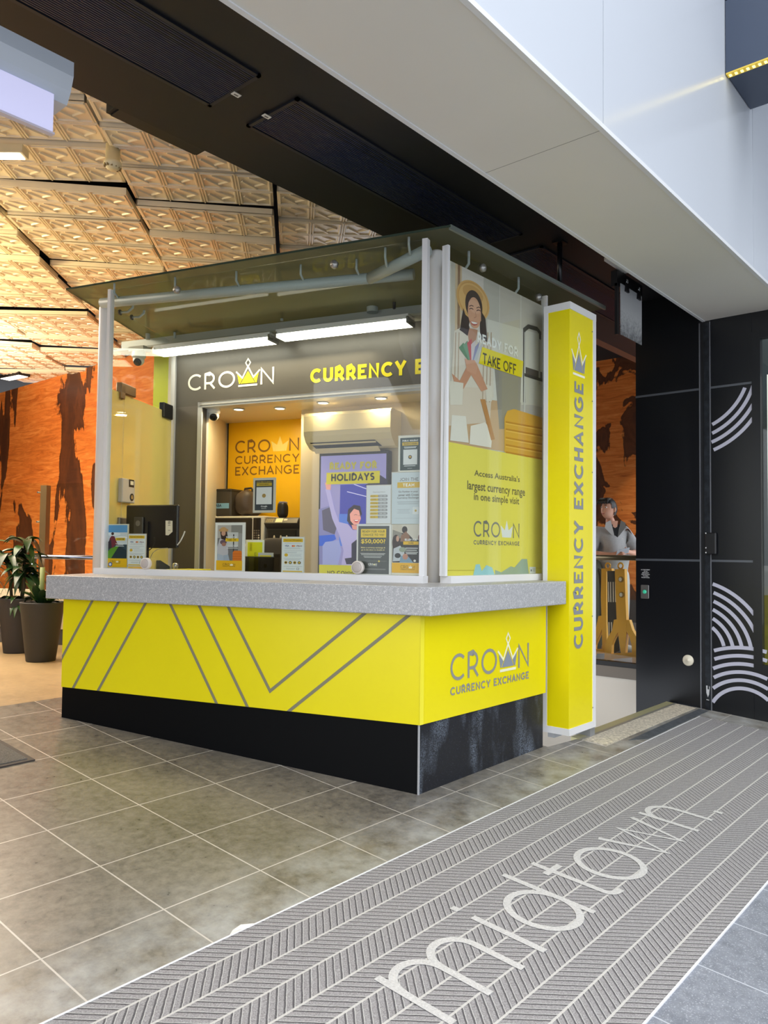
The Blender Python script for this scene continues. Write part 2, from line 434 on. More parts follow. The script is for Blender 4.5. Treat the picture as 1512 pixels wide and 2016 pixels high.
M_CREAM = mat('cream_wall_paint', (222, 214, 196), rough=0.6)
M_GLASS = glass('clear_glass', (250, 252, 250), 1.0)
M_TUBE = mat('tube_grey_paint', (176, 186, 184), rough=0.4)

# ------------------------------------------------------------------ floors
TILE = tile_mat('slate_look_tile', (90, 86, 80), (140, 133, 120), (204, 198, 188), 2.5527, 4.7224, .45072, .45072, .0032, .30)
PAVE = tile_mat('blue_grey_paver', (112, 116, 124), (146, 150, 158), (196, 200, 206), 3.161, 0.50, .39, .8, .0028, 0.5, 0.35)
def slab(pts, mt, zfun, t=0.06):
    mb = MB(); n = len(pts)
    V = [(x, y, zfun(x, y)) for x, y in pts] + [(x, y, zfun(x, y) - t) for x, y in pts]
    mb.raw(V, [tuple(range(n)), tuple(range(n, 2 * n))[::-1]] + [(i, n + i, n + (i + 1) % n, (i + 1) % n) for i in range(n)], mt)
    return mb
MX0, MX1, MY0, MY1 = -3.0, 6.33, 0.964, 2.163          # the entrance mat
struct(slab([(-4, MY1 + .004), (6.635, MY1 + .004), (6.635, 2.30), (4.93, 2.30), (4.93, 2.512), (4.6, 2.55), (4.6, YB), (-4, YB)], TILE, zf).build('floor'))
struct(slab([(-5, -9), (6.9, -9), (6.9, MY0 - .004), (-5, MY0 - .004)], PAVE, zf).build('floor_pavement'))
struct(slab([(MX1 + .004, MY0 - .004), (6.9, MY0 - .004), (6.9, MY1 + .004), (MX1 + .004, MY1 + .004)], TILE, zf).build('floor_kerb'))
TAN = tile_mat('tan_terrazzo', (158, 134, 98), (188, 162, 122), (172, 146, 110), 0.0, 0.0, 3.0, 3.0, .002, 0.36)
struct(slab([(-6, YB), (4.6, YB), (5.2, 4.6), (7.3, 4.6), (7.3, 16), (-6, 16)], TAN, zin).build('floor_inside'))
GFL = tile_mat('grey_tile_far', (92, 92, 94), (128, 126, 124), (150, 150, 150), 0.2, 0.3, .6, .6, .004, 0.3)
struct(slab([(7.3, 2.6), (14, 2.6), (14, 10), (7.3, 10)], GFL, lambda x, y: 0.42).build('floor_far'))
# threshold: dark strip, coir well and metal nosing
struct(slab([(5.35, 2.185), (6.6, 2.185), (6.6, 2.262), (5.2, 2.262)], mat('dark_stone', (88, 92, 96), rough=.4, noise=.3, nscale=30), lambda x, y: zf(x, y) + .002, .01).build('trim_1'))
COIR = mat('coir', (196, 186, 166), rough=.95, noise=.35, nscale=55, bump=.8, bscale=120)
t = thing('coir_mat', (5.8, 2.4, zf(5.8, 2.4)), 'beige coir doormat strip set into the threshold beside the black wall', 'doormat')
slab([(4.97, 2.312), (6.6, 2.29), (6.6, 2.448), (4.97, 2.47)], COIR, lambda x, y: zf(x, y) + .004, .012).build('pile', None, t)
slab([(4.93, 2.472), (6.6, 2.45), (6.6, 2.472), (4.93, 2.494)], mat('edge_metal', (176, 172, 160), rough=.35, metal=.5), lambda x, y: zf(x, y) + .006, .014).build('edge_strip', None, t)
struct(slab([(4.93, 2.494), (6.6, 2.472), (6.6, 2.535), (4.93, 2.557)], mat('brass_nosing', (190, 184, 140), rough=.35, metal=.3), lambda x, y: zf(x, y) + .005, .03).build('trim_2'))

# ------------------------------------------------------------------ entrance mat with herringbone ribs
def mat_ribs():
    m, nt, b = new_mat('ribbed_mat')
    ge = N(nt, 'ShaderNodeNewGeometry'); s = N(nt, 'ShaderNodeSeparateXYZ'); nt.links.new(ge.outputs['Position'], s.inputs[0])
    W = 0.1138; x, y = s.outputs[0], s.outputs[1]
    n0 = noise_node(nt, ge.outputs['Position'], 35.0, 3)
    xw = math_node(nt, 'ADD', x, math_node(nt, 'MULTIPLY', math_node(nt, 'SUBTRACT', n0, 0.5), 0.006))
    q = math_node(nt, 'DIVIDE', math_node(nt, 'ADD', y, -1.047 + W * 40), W)
    row = math_node(nt, 'FLOOR', q); fr = math_node(nt, 'SUBTRACT', q, row)
    par = math_node(nt, 'MODULO', row, 2.0)
    sg = math_node(nt, 'SUBTRACT', math_node(nt, 'MULTIPLY', par, 2.0), 1.0)       # -1 / +1
    d = math_node(nt, 'ADD', xw, math_node(nt, 'MULTIPLY', math_node(nt, 'MULTIPLY', y, sg), 0.93))
    d = math_node(nt, 'DIVIDE', math_node(nt, 'ADD', d, 60.0), 0.0345)
    t = math_node(nt, 'FRACT', d)
    gap = math_node(nt, 'LESS_THAN', t, 0.24)
    lite = math_node(nt, 'MULTIPLY', math_node(nt, 'GREATER_THAN', t, 0.24), math_node(nt, 'LESS_THAN', t, 0.33))
    edge = math_node(nt, 'MAXIMUM', math_node(nt, 'LESS_THAN', fr, 0.035), math_node(nt, 'GREATER_THAN', fr, 0.965))
    n1 = noise_node(nt, ge.outputs['Position'], 220.0, 3, 0.7); n2 = noise_node(nt, ge.outputs['Position'], 1.6, 4)
    fib = ramp(nt, n1, [(0.3, s2l((112, 108, 108))), (0.5, s2l((150, 147, 147))), (0.72, s2l((186, 184, 182)))])
    fib = mixc(nt, math_node(nt, 'MULTIPLY', n2, 0.5), fib, s2l((146, 143, 142)))
    col = mixc(nt, math_node(nt, 'MULTIPLY', gap, 0.74), fib, s2l((62, 60, 63)))  # shadow between the ribs put into the colour
    col = mixc(nt, math_node(nt, 'MULTIPLY', lite, 0.75), col, s2l((204, 203, 198)))  # thin rib highlight painted into the colour
    col = mixc(nt, math_node(nt, 'MULTIPLY', edge, 0.8), col, s2l((206, 203, 196)))
    nt.links.new(col, b.inputs['Base Color']); b.inputs['Roughness'].default_value = 0.95; b.inputs['Specular IOR Level'].default_value = 0.15
    h = math_node(nt, 'ADD', math_node(nt, 'MULTIPLY', math_node(nt, 'SUBTRACT', 1.0, gap), 1.0), math_node(nt, 'MULTIPLY', n1, 0.5))
    bumpn(nt, b, h, 0.5, 0.004)
    return m
M_MAT = mat_ribs()
t = thing('entrance_mat', (2.5, 1.56, zf(2.5, 1.56)), 'long grey herringbone ribbed entrance mat reading midtown. in pale letters', 'mat')
slab([(MX0, MY0), (MX1, MY0), (MX1, MY1), (MX0, MY1)], M_MAT, lambda x, y: zf(x, y) + .004, .03).build('mat_body', None, t)
mb = MB(); M_LET = mat('pale_mat_pile', (198, 196, 192), rough=.95, noise=.14, nscale=140, bump=.6, bscale=200)
A = .030; B0, XH, AS = 1.372, 1.655, 1.766          # baseline, x-height, ascender
def bz(x0, y0, x1, y1, n=6): return []
def sstroke(pts, cl=False): mb.strip(FF, pts, A, .0062, M_LET, cl)
c = FF.ex.x
def mstem(x, y0=B0 - .008, y1=XH + .012): sstroke([(x, y0), (x, y1)])
mstem(1.905); mstem(2.295, B0 - .008, 1.56); mstem(2.102, B0 - .008, 1.56)
sstroke(arc(2.004, 1.555, .098, .098, 180, 0)); sstroke(arc(2.199, 1.555, .097, .098, 180, 0))
mstem(2.441); sstroke([(2.441, 1.728), (2.441, 1.762)])
mstem(2.818, B0 - .008, AS + .008)
sstroke(arc(2.688, 1.512, .130, .140, 0, 360, 32)[:-1], True)
sstroke([(3.005, AS - .02), (3.005, 1.42)] + arc(3.045, 1.415, .04, .04, 180, 262, 6) + [(3.075, 1.372)]); sstroke([(2.955, XH - .002), (3.08, XH - .002)])
sstroke(arc(3.272, 1.512, .140, .142, 0, 360, 34)[:-1], True)
sstroke([(3.478, XH + .01), (3.575, B0 + .005), (3.668, XH - .01), (3.762, B0 + .005), (3.855, XH + .01)])
mstem(3.950); mstem(4.150, B0 - .008, 1.56); sstroke(arc(4.05, 1.555, .10, .098, 180, 0))
sstroke([(4.292, 1.358), (4.292, 1.402)])
mb.build('lettering', None, t, 'pale grey woven letters')
mb = MB(); al = M_ALUW
for y0, y1 in ((MY1, MY1 + .006), (MY0 - .006, MY0)):
    slab_ = slab([(MX0, y0), (MX1, y0), (MX1, y1), (MX0, y1)], al, lambda x, y: zf(x, y) + .006, .02)
    mb.raw(slab_.v, slab_.f, al)
mb.build('edge_trim', None, t)
p0 = onF(486, 1836)
mb = MB(); mb.poly(FF, [FF.L(onF(*k)) for k in ((447, 1850), (458, 1832), (474, 1821), (508, 1818), (500, 1826))], .002, flat((236, 234, 226))); mb.poly(FF, [FF.L(onF(*k)) for k in ((458, 1836), (474, 1824), (500, 1820), (480, 1830))], .004, flat((246, 244, 238)))
tag(mb.build('paper_scrap', origin=p0), 'torn white paper scrap on the tiles at the mat edge', 'litter')
# small mat at the left edge of the frame
t = thing('floor_mat', (1.9, 4.4, zf(1.9, 4.4)), 'small charcoal floor mat with dark rubber border, left of the kiosk', 'mat')
slab([(1.2, 4.255), (2.01, 4.265), (2.01, 4.93), (1.2, 4.93)], mat('rubber_border', (58, 50, 46), rough=.7), lambda x, y: zf(x, y) + .008, .008).build('border', None, t)
slab([(1.2, 4.285), (1.98, 4.295), (1.98, 4.90), (1.2, 4.90)], mat('carpet_pile', (104, 100, 94), rough=.95, noise=.35, nscale=120, bump=.7, bscale=180), lambda x, y: zf(x, y) + .013, .006).build('pile', None, t)

# ------------------------------------------------------------------ bulkheads and dark ceiling
SZ = 3.473; SY0, SY1, DY = 1.565, 2.225, 3.60; DZ = 3.75; WX = 6.635
struct((lambda b: (b.box((-6, SY0, SZ), (WX + .3, SY1, SZ + .02), M_SOFF), b.build('ceiling_soffit'))[-1])(MB()))
mb = MB()
xs = [-6, -1.4, 0.95, 3.309, 5.66, 8.2]
M_FASC = mat('gloss_white_cladding', (200, 205, 212), rough=.16, spec=.5)
for a, b_ in zip(xs, xs[1:]): mb.box((a + .003, SY0 - .006, SZ + .012), (b_ - .003, SY0 + .02, 7.5), M_FASC)
mb.box((-6, SY0 + .006, SZ + .012), (8.2, SY0 + .05, 7.5), mat('joint_backing', (120, 128, 140), rough=.6))  # grey backing that shows in the panel joints
struct(mb.build('wall_fascia'))
mb = MB(); mb.box((-6, SY0 - .012, SZ - .008), (WX, SY0 + .012, SZ + .014), M_WHITE); mb.box((-6, SY1 - .012, SZ - .006), (WX, SY1 + .012, SZ + .05), M_WHITE)
mb.box((3.318, SY0 + .01, SZ - .0008), (3.3212, SY1 - .01, SZ + .002), mat('hairline_joint', (150, 148, 142), rough=.7))
struct(mb.build('trim_3'))
mb = MB(); mb.box((-6, SY1, DZ), (16, DY, DZ + .04), M_BLACK2); mb.box((-6, DY - .04, DZ + .04), (16, DY, 4.22), M_BLACK2)
mb.box((-6, SY1 - .02, SZ + .02), (16, SY1, DZ + .04), M_BLACK2)
struct(mb.build('ceiling_dark'))
struct((lambda b: (b.box((-6, DY, 4.72), (16, 17, 4.78), mat('black_void', (14, 11, 10), rough=.8)), b.build('ceiling_void'))[-1])(MB()))
# air grilles in the dark ceiling
M_GR = mat('grille_blue_black', (30, 38, 64), rough=.35); M_GR2 = mat('grille_edge', (40, 44, 54), rough=.35, metal=.3)
def grille(x0, x1, label):
    y0, y1 = 2.81, 3.205
    t = thing('air_grille', ((x0 + x1) / 2, (y0 + y1) / 2, DZ), label, 'air grille', 'air grilles in the dark ceiling')
    mb = MB(); z = DZ
    for a in ((x0, y0, x1, y0 + .02), (x0, y1 - .02, x1, y1), (x0, y0, x0 + .02, y1), (x1 - .02, y0, x1, y1)):
        mb.box((a[0], a[1], z - .012), (a[2], a[3], z), M_GR2)
    mb.build('frame', None, t)
    mb = MB(); n = 26
    for i in range(n):
        y = y0 + .025 + (y1 - y0 - .05) * i / n
        mt = M_GR2 if i in (1, 3, 5) else M_GR
        mb.box((x0 + .02, y, z - .010), (x1 - .02, y + (y1 - y0 - .05) / n * .62, z - .001), mt)
    mb.box((x0 + .02, y0 + .02, z - .002), (x1 - .02, y1 - .02, z), mat('grille_back', (18, 22, 38), rough=.6))
    mb.build('slats', None, t)
grille(.15, 2.31, 'dark air grille in the black ceiling, cut by the top edge of the photo')
grille(2.54, 4.68, 'long dark air grille in the black ceiling directly above the kiosk corner')
grille(4.957, 7.6, 'dark air grille in the black ceiling behind the yellow pylon top')
for (x, y), l in (((2.322, 3.013), 'small white sticker at the right end of the top air grille'), ((2.543, 3.045), 'small white sticker at the left end of the long air grille')):
    mb = MB(); mb.box((x - .022, y - .014, DZ - .0155), (x + .022, y + .014, DZ - .012), flat((226, 226, 218))); mb.box((x - .012, y - .004, DZ - .0165), (x + .012, y + .006, DZ - .0155), flat((120, 118, 112)))
    tag(mb.build('sticker', origin=(x, y, DZ)), l, 'sticker', 'stickers on the air grilles')
# rod from the ceiling to the kiosk roof
mb = MB(); mb.tube([(4.983, 2.68, DZ), (4.983, 2.68, 3.445)], .018, M_BLACK); mb.box((4.94, 2.64, DZ - .012), (5.03, 2.72, DZ), M_BLACK)
tag(mb.build('hanger_rod', origin=(4.983, 2.68, DZ)), 'thin black rod dropping from the dark ceiling onto the glass roof', 'rod')
# small black vent box at the edge of the dark ceiling
p = onZ(345, 283, 4.05)
mb = MB(); mb.box((2.05, DY, 3.80), (2.62, DY + .16, 3.93), M_BLACK2); mb.box((2.07, DY + .02, 3.79), (2.6, DY + .15, 3.80), M_DK)
tag(mb.build('sensor_box', origin=(2.33, DY + .08, 3.8)), 'black box fixed along the rear edge of the dark ceiling', 'fixture')
# white light box hanging at the upper left
LY = 3.0; fr = YF(LY)
t = thing('hanging_light_box', (1.0, LY, 3.46), 'white angular light box with glowing lilac panel hanging at the upper left', 'light box')
prof = [(0, 0.06), (0, 0.0), (.02, -.055), (.05, -.10), (.16, -.10), (.16, .06)]     # (depth, height)
mb = MB(); V = [(x, LY + d, 3.42 + h) for x in (-1.2, 1.49) for d, h in prof]; n = len(prof)
mb.raw(V, [tuple(range(n)), tuple(range(n, 2 * n))[::-1]] + [(i, n + i, n + (i + 1) % n, (i + 1) % n) for i in range(n)], mat('light_box_housing', (196, 204, 214), rough=.3))
mb.build('housing', None, t)
mb = MB(); mb.box((-1.2, LY + .03, 3.17), (1.425, LY + .045, 3.33), mat('lilac_panel', (205, 205, 238), rough=.3, emit=.55)); mb.build('light_panel', None, t)
mb = MB(); mb.box((-1.2, LY + .024, 3.163), (1.43, LY + .05, 3.172), mat('panel_edge', (222, 214, 226), rough=.3)); mb.build('edge_rail', None, t)
for x in (-.8, .9):
    mb = MB(); mb.tube([(x, LY + .1, 3.48), (x, LY + .1, DZ - .02)], .012, M_BLACK); mb.build('hanger', None, t)

# ------------------------------------------------------------------ black wall at the right (spans away from the street)
fr = XF(WX)
mb = MB()
def wpx(x, y): return fr.px(x, y)
def zfl(y): return zf(WX, y)
ys = [2.90, 2.262, 2.222, 2.172, 1.845]
pan = [(2.262, 2.818), (1.845, 2.172)]
for y0, y1 in pan:
    for z0, z1 in ((0.05, 1.449), (1.467, 2.892), (2.91, 3.76)):
        mb.box((WX, y0 + .002, z0), (WX + .04, y1 - .002, z1), M_BLACK)
mb.box((WX + .006, 1.845, 0.05), (WX + .05, 2.818, 3.76), M_BLACK2)
mb.box((WX + .03, 2.172, 0.05), (WX + .06, 2.262, 3.7), M_DK)
# wall above, below and beyond the window
mb.box((WX, -9, 3.31), (WX + .04, 1.845, SZ - .001), M_BLACK); mb.box((WX, -9, SZ + .001), (WX + .04, SY0 - .02, 7.5), M_FASC); mb.box((WX, -9, -.8), (WX + .04, 1.845, .585), M_BLACK); mb.box((WX, -9, .585), (WX + .04, 1.0, 3.31), M_BLACK)
mb.box((WX + .052, 2.76, 0.0), (WX + .9, 2.817, 3.76), M_BLACK)
struct(mb.build('wall_right'))
mb = MB()
for y0, y1 in pan:
    for z in (1.449, 2.892): mb.box((WX - .002, y0, z), (WX + .01, y1, z + .018), mat('joint_strip', (92, 96, 102), rough=.35, metal=.3))
for y in (2.259, 2.174): mb.box((WX - .006, y - .004, 0.2), (WX + .02, y + .004, 3.46), mat('channel_edge', (128, 130, 136), rough=.3, metal=.4))
struct(mb.build('trim_4'))
t = thing('shutter_guide', (WX, 2.2, zf(WX, 2.2)), 'black scuffed vertical shutter guide rail between the two black wall panels', 'guide rail')
mb = MB(); mb.box((WX - .012, 2.18, .222), (WX + .03, 2.222, 3.45), mat('scuffed_rail', (40, 44, 50), rough=.35, metal=.4, noise=.5, nscale=20)); mb.build('rail', None, t)
mb = MB(); mb.bbox(Frame((WX - .012, 2.16, 1.60), (0, -1, 0), Z, (-1, 0, 0)), -.05, .04, -.09, .09, 0, .035, M_DK, .008)
for z in (1.52, 1.56, 1.68): mb.box((WX - .05, 2.195, z), (WX - .046, 2.203, z + .01), flat((214, 214, 214)))
mb.build('latch', None, t)
mb = MB(); mb.poly(fr, [(-2.214, .43), (-2.202, .43), (-2.202, .40), (-2.19, .40), (-2.19, .43), (-2.184, .42), (-2.19, .36), (-2.2, .335), (-2.212, .37)], .0135, flat((196, 198, 200))); mb.strip(fr, [(-2.212, .315), (-2.19, .313)], .006, .0135, flat((200, 200, 200))); mb.build('scuff_mark', None, t)
# arc graphics on the wall
M_ARC = flat((186, 186, 200)); DOFF = [0.0]
u0, u1 = fr.px(1401, 1000)[0], fr.px(1485, 1000)[0]
def ring(cu, cv, r, tk, box):
    """ring clipped to a rectangle"""
    ul, ur, vb, vt = box; n = 150; run = []
    runs = []
    for i in range(n + 1):
        a = 2 * PI * i / n; p = (cu + r * math.cos(a), cv + r * math.sin(a))
        if ul <= p[0] <= ur and vb <= p[1] <= vt: run.append(p)
        else:
            if len(run) > 1: runs.append(run)
            run = []
    if len(run) > 1: runs.append(run)
    for k in runs: mb.strip(fr, k, tk, .0022, M_ARC)
def vv(x, y): return fr.px(x, y)[1]
PXM = 1 / (fr.px(1401, 1000)[1] - fr.px(1401, 1100)[1]) * 100        # pixels per metre
bx = (u0, u1, vv(1440, 1300), vv(1440, 764))
def decal(name_y, z, label):
    for v in mb.v: v.x -= DOFF[0]
    DOFF[0] += .0012
    tag(mb.build('arc_decal', origin=(WX, name_y, z)), label, 'decal')
def circ(a, b, c):          # circle through three photographed points of the wall
    (x1, y1), (x2, y2), (x3, y3) = (fr.px(*q) for q in (a, b, c))
    d = 2 * (x1 * (y2 - y3) + x2 * (y3 - y1) + x3 * (y1 - y2))
    ux = ((x1 * x1 + y1 * y1) * (y2 - y3) + (x2 * x2 + y2 * y2) * (y3 - y1) + (x3 * x3 + y3 * y3) * (y1 - y2)) / d
    uy = ((x1 * x1 + y1 * y1) * (x3 - x2) + (x2 * x2 + y2 * y2) * (x1 - x3) + (x3 * x3 + y3 * y3) * (x2 - x1)) / d
    return ux, uy, math.hypot(x1 - ux, y1 - uy)
def arcs(c0, c1, n, box):
    for k in range(n):
        f = k / (n - 1); ring(c0[0] + (c1[0] - c0[0]) * f, c0[1] + (c1[1] - c0[1]) * f, c0[2] + (c1[2] - c0[2]) * f, .029, box)
mb = MB(); arcs(circ((1402, 836), (1440, 806), (1469, 757)), circ((1402, 887), (1445, 862), (1484, 821)), 4, (u0, u1, vv(1440, 1000), vv(1440, 764)))
decal(2.0, 2.6, 'four pale arc stripes near the top of the black wall beside the window')
mb = MB(); mid = vv(1440, 1275)
arcs(circ((1403, 1149.5), (1445, 1171), (1486, 1211)), circ((1403, 1236), (1417, 1252), (1425, 1271)), 6, (u0, u1, mid, vv(1440, 1140)))
decal(2.0, 1.2, 'pale quarter-circle stripes low on the black wall, above the half rings')
mb = MB()
arcs(circ((1403, 1281.7), (1445, 1275), (1486, 1278)), circ((1403, 1384), (1455, 1355), (1511, 1377)), 6, (u0, u1 + .10, zfl(2.0) + .03, mid + .02))
decal(2.0, .7, 'pale half-ring stripes at the foot of the black wall')
# small fittings on the wall
u, v = fr.px(1355, 1300)
mb = MB(); mb.lathe(Frame(fr.P(u, v), (0, -1, 0), Z, (-1, 0, 0)), [(.046, 0), (.046, .006), (.038, .012), (.006, .013), (.005, .018), (0, .019)], mat('cream_plastic', (222, 214, 192), rough=.4))
tag(mb.build('wall_plate', origin=fr.P(u, v)), 'round cream cover plate low on the black wall', 'cover plate')
u, v = fr.px(1270, 1165)
t = thing('push_button_plate', fr.P(u, v), 'steel push button plate with green button on the black wall', 'button')
mb = MB(); mb.bbox(Frame(fr.P(u, v), (0, -1, 0), Z, (-1, 0, 0)), -.036, .036, -.06, .06, 0, .008, mat('satin_steel', (150, 148, 146), rough=.3, metal=.8), .006); mb.build('plate', None, t)
mb = MB(); mb.lathe(Frame(fr.P(u, v, .008), (0, -1, 0), Z, (-1, 0, 0)), [(.017, 0), (.017, .007), (.012, .011), (0, .012)], mat('green_button', (60, 190, 150), rough=.2, emit=.2)); mb.build('button', None, t, 'green push button')
mb = MB()
u, v = fr.px(1271, 1130); yy = v + .032
for k, s in enumerate(('IN THE EVENT', 'OF AN', 'EMERGENCY', 'PUSH BUTTON', 'TO OPEN', 'ROLLER DOOR')):
    wd = .0066 * len(s); words(mb, fr, s, u - wd / 2, yy - k * .0135, wd, .009, .0015, flat((216, 216, 216)), True)
tag(mb.build('emergency_notice', origin=fr.P(u, v)), 'small white lettered notice above the steel push button plate', 'notice')
# window in the right wall
struct((lambda b: ([b.box((WX - .01, 1.0, .585), (WX + .05, 1.845, .64), M_BLACK), b.box((WX - .01, 1.0, 3.25), (WX + .05, 1.845, 3.31), M_BLACK), b.box((WX - .012, 1.78, .585), (WX + .05, 1.845, 3.31), M_BLACK), b.box((WX - .012, 1.0, .585), (WX + .05, 1.05, 3.31), M_BLACK)], b.build('window_1'))[-1])(MB()))
w1 = bpy.data.objects['window_1']
mb = MB(); mb.box((WX + .02, 1.05, .64), (WX + .026, 1.78, 3.25), M_GLASS); mb.build('pane', None, w1)
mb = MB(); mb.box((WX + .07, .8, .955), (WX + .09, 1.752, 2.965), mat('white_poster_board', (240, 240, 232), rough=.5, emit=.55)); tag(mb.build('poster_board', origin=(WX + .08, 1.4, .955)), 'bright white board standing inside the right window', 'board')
struct((lambda b: ([b.box((WX + .5, -1, -.1), (WX + .55, 2.8, 3.6), mat('shop_back', (96, 108, 112), rough=.6))], b.build('wall_shop_inside'))[-1])(MB()))
mb = MB(); mb.box((WX + .3, 1.5, .22), (WX + .46, 2.1, 1.18), mat('olive_counter', (150, 140, 40), rough=.5)); mb.box((WX + .28, 1.48, 1.18), (WX + .47, 2.12, 1.42), mat('pale_top', (176, 178, 182), rough=.5)); tag(mb.build('shop_counter', origin=(WX + .38, 1.95, .22)), 'olive shop counter with grey top behind the right window', 'counter')

# dark beam with LED strip at the top right
mb = MB(); mb.box((5.07, -4, 4.585), (5.6, SY0 - .01, 5.06), mat('beam_cladding', (52, 64, 84), rough=.25)); mb.box((5.07, -4, 5.07), (5.6, SY0 - .01, 6.6), mat('beam_cladding_2', (58, 70, 90), rough=.25)); struct(mb.build('wall_beam'))
t = thing('led_strip', (5.08, 1.2, 4.58), 'yellow dotted LED strip under the dark beam at the top right', 'light strip')
mb = MB(); mb.box((5.07, -1.5, 4.575), (5.12, SY0 - .012, 4.585), mat('led_channel', (196, 168, 60), rough=.4, emit=.4)); mb.build('channel', None, t)
mb = MB()
for i in range(70): mb.box((5.082, SY0 - .04 - i * .035, 4.571), (5.106, SY0 - .025 - i * .035, 4.575), mat('led_dot', (255, 236, 130), emit=2.5))
mb.build('dot_pattern', None, t)
# bulkhead light stub and hanging sign under the soffit
t = thing('emergency_light', (5.42, 2.33, 3.6), 'small white emergency light blade under the soffit by the hanging sign', 'emergency light')
fr2 = Frame((5.40, 2.42, 3.62), (1, 0, 0), (0, 1, 0), Z)
mb = MB(); mb.prism(fr2, [(-.17, -.05), (-.14, -.08), (.22, -.08), (.22, .06), (-.12, .06), (-.16, .02)], .03, .05, mat('white_plastic', (228, 224, 218), rough=.4)); mb.build('body', None, t)
mb = MB(); mb.tube([(5.5, 2.42, 3.665), (5.5, 2.42, DZ)], .012, M_BLACK); mb.build('stem', None, t)
fr = YF(2.45)
a = [fr.px(*q) for q in ((1221, 558), (1262, 583), (1218, 657), (1261, 680))]
ua, ub, va, vb = a[0][0], a[1][0], a[2][1], a[0][1]
t = thing('hanging_sign', fr.P((ua + ub) / 2, va), 'grey floral sheet sign clipped to a dark bracket above the doorway', 'sign')
def sheet_mat():
    m, nt, b = new_mat('grey_floral_print'); g = N(nt, 'ShaderNodeTexCoord')
    n = noise_node(nt, g.outputs['Object'], 14, 8, .7, 2.5); sx = N(nt, 'ShaderNodeSeparateXYZ'); nt.links.new(g.outputs['Object'], sx.inputs[0])
    gr = math_node(nt, 'MULTIPLY', math_node(nt, 'SUBTRACT', sx.outputs[2], .05), 1.6)
    nt.links.new(ramp(nt, math_node(nt, 'ADD', math_node(nt, 'MULTIPLY', n, .8), gr), [(.3, s2l((96, 98, 100))), (.45, s2l((150, 152, 154))), (.62, s2l((176, 178, 180)))]), b.inputs['Base Color'])
    return m
mb = MB(fr); mb.obox(fr, ua, ub, va, vb, 0, .006, sheet_mat()); mb.build('sheet', None, t)
mb = MB(); mb.obox(fr, ua - .03, ub + .05, vb - .02, vb + .10, -.06, -.01, M_DK); mb.obox(fr, ua - .03, ua, va - .0, vb, -.03, -.008, M_DK); mb.obox(fr, ua + .1, ua + .14, vb + .08, DZ, -.05, -.02, M_DK); mb.build('bracket', None, t)
for k in (.24, .82):
    mb = MB(); uu = ua + (ub - ua) * k; mb.prism(fr, [(uu - .03, vb - .045), (uu + .03, vb - .045), (uu + .018, vb + .02), (uu - .018, vb + .02)], .006, .02, M_DK); mb.tube([fr.P(uu - .012, vb + .02, .012), fr.P(uu - .01, vb + .05, .016), fr.P(uu + .01, vb + .05, .016), fr.P(uu + .012, vb + .02, .012)], .003, M_STEEL, 6); mb.build('clip', None, t)

# ------------------------------------------------------------------ interior: mural walls
def mural(name, dens, seed, stretch):
    m, nt, b = new_mat(name); g = N(nt, 'ShaderNodeNewGeometry')
    mp = N(nt, 'ShaderNodeMapping'); mp.inputs['Location'].default_value = (seed, seed * 2, seed * .7); mp.inputs['Scale'].default_value = (1, .55, 5.0)
    nt.links.new(g.outputs['Position'], mp.inputs[0])
    wv = noise_node(nt, mp.outputs[0], 3.0, 8, .65, 1.2)
    wood = ramp(nt, wv, [(.3, s2l((190, 100, 40))), (.5, s2l((224, 130, 56))), (.68, s2l((240, 160, 84)))])
    mp2 = N(nt, 'ShaderNodeMapping'); mp2.inputs['Location'].default_value = (seed, seed * 3, seed); mp2.inputs['Scale'].default_value = stretch
    nt.links.new(g.outputs['Position'], mp2.inputs[0])
    sh = noise_node(nt, mp2.outputs[0], 1.0, 3.5, .5, .8)
    fine = noise_node(nt, g.outputs['Position'], 6.0, 6, .7)
    v = math_node(nt, 'ADD', sh, math_node(nt, 'MULTIPLY', math_node(nt, 'SUBTRACT', fine, .5), .10))
    mask = ramp(nt, v, [(dens - .006, (0, 0, 0, 1)), (dens + .006, (1, 1, 1, 1))])
    inner = ramp(nt, v, [(dens, s2l((48, 26, 18))), (dens + .05, s2l((96, 58, 36))), (dens + .1, s2l((60, 40, 32)))])
    dark = mixc(nt, math_node(nt, 'MULTIPLY', wv, .5), inner, s2l((120, 66, 32)))
    nt.links.new(mixc(nt, mask, wood, dark), b.inputs['Base Color'])
    b.inputs['Roughness'].default_value = .45
    return m
MU1 = mural('timber_mural', .53, 4.4, (1, 1.15, .42)); MU2 = mural('timber_mural_dark', .535, 2.1, (1, 1.5, 1.2))
struct((lambda b: (b.box((6.1, 6.6, .2), (6.16, 16, 4.36), MU1), b.build('wall_mural'))[-1])(MB()))
struct((lambda b: (b.box((12.0, 2.0, .78), (12.06, 10, 6), MU2), b.box((12.0, 2.0, .42), (12.05, 10, .78), mat('dark_skirting', (70, 70, 74), rough=.5)), b.build('wall_far'))[-1])(MB()))
struct((lambda b: (b.box((-6, 15.9, 0), (6.1, 16, 4.72), mat('dark_back', (60, 38, 28), rough=.7)), b.box((-6, YB, 0), (-5.9, 16, 4.72), mat('dark_back', (60, 38, 28))), b.build('wall_back'))[-1])(MB()))
fr = YF(3.9); q0 = fr.px(1174, 662); q1 = fr.px(1250, 690)
struct((lambda b: (b.box((6.7, 3.9, (q0[1] + q1[1]) / 2), (15.5, 4.1, 4.7), mat('brown_bulkhead', (112, 72, 52), rough=.6)), b.build('wall_bulkhead'))[-1])(MB()))
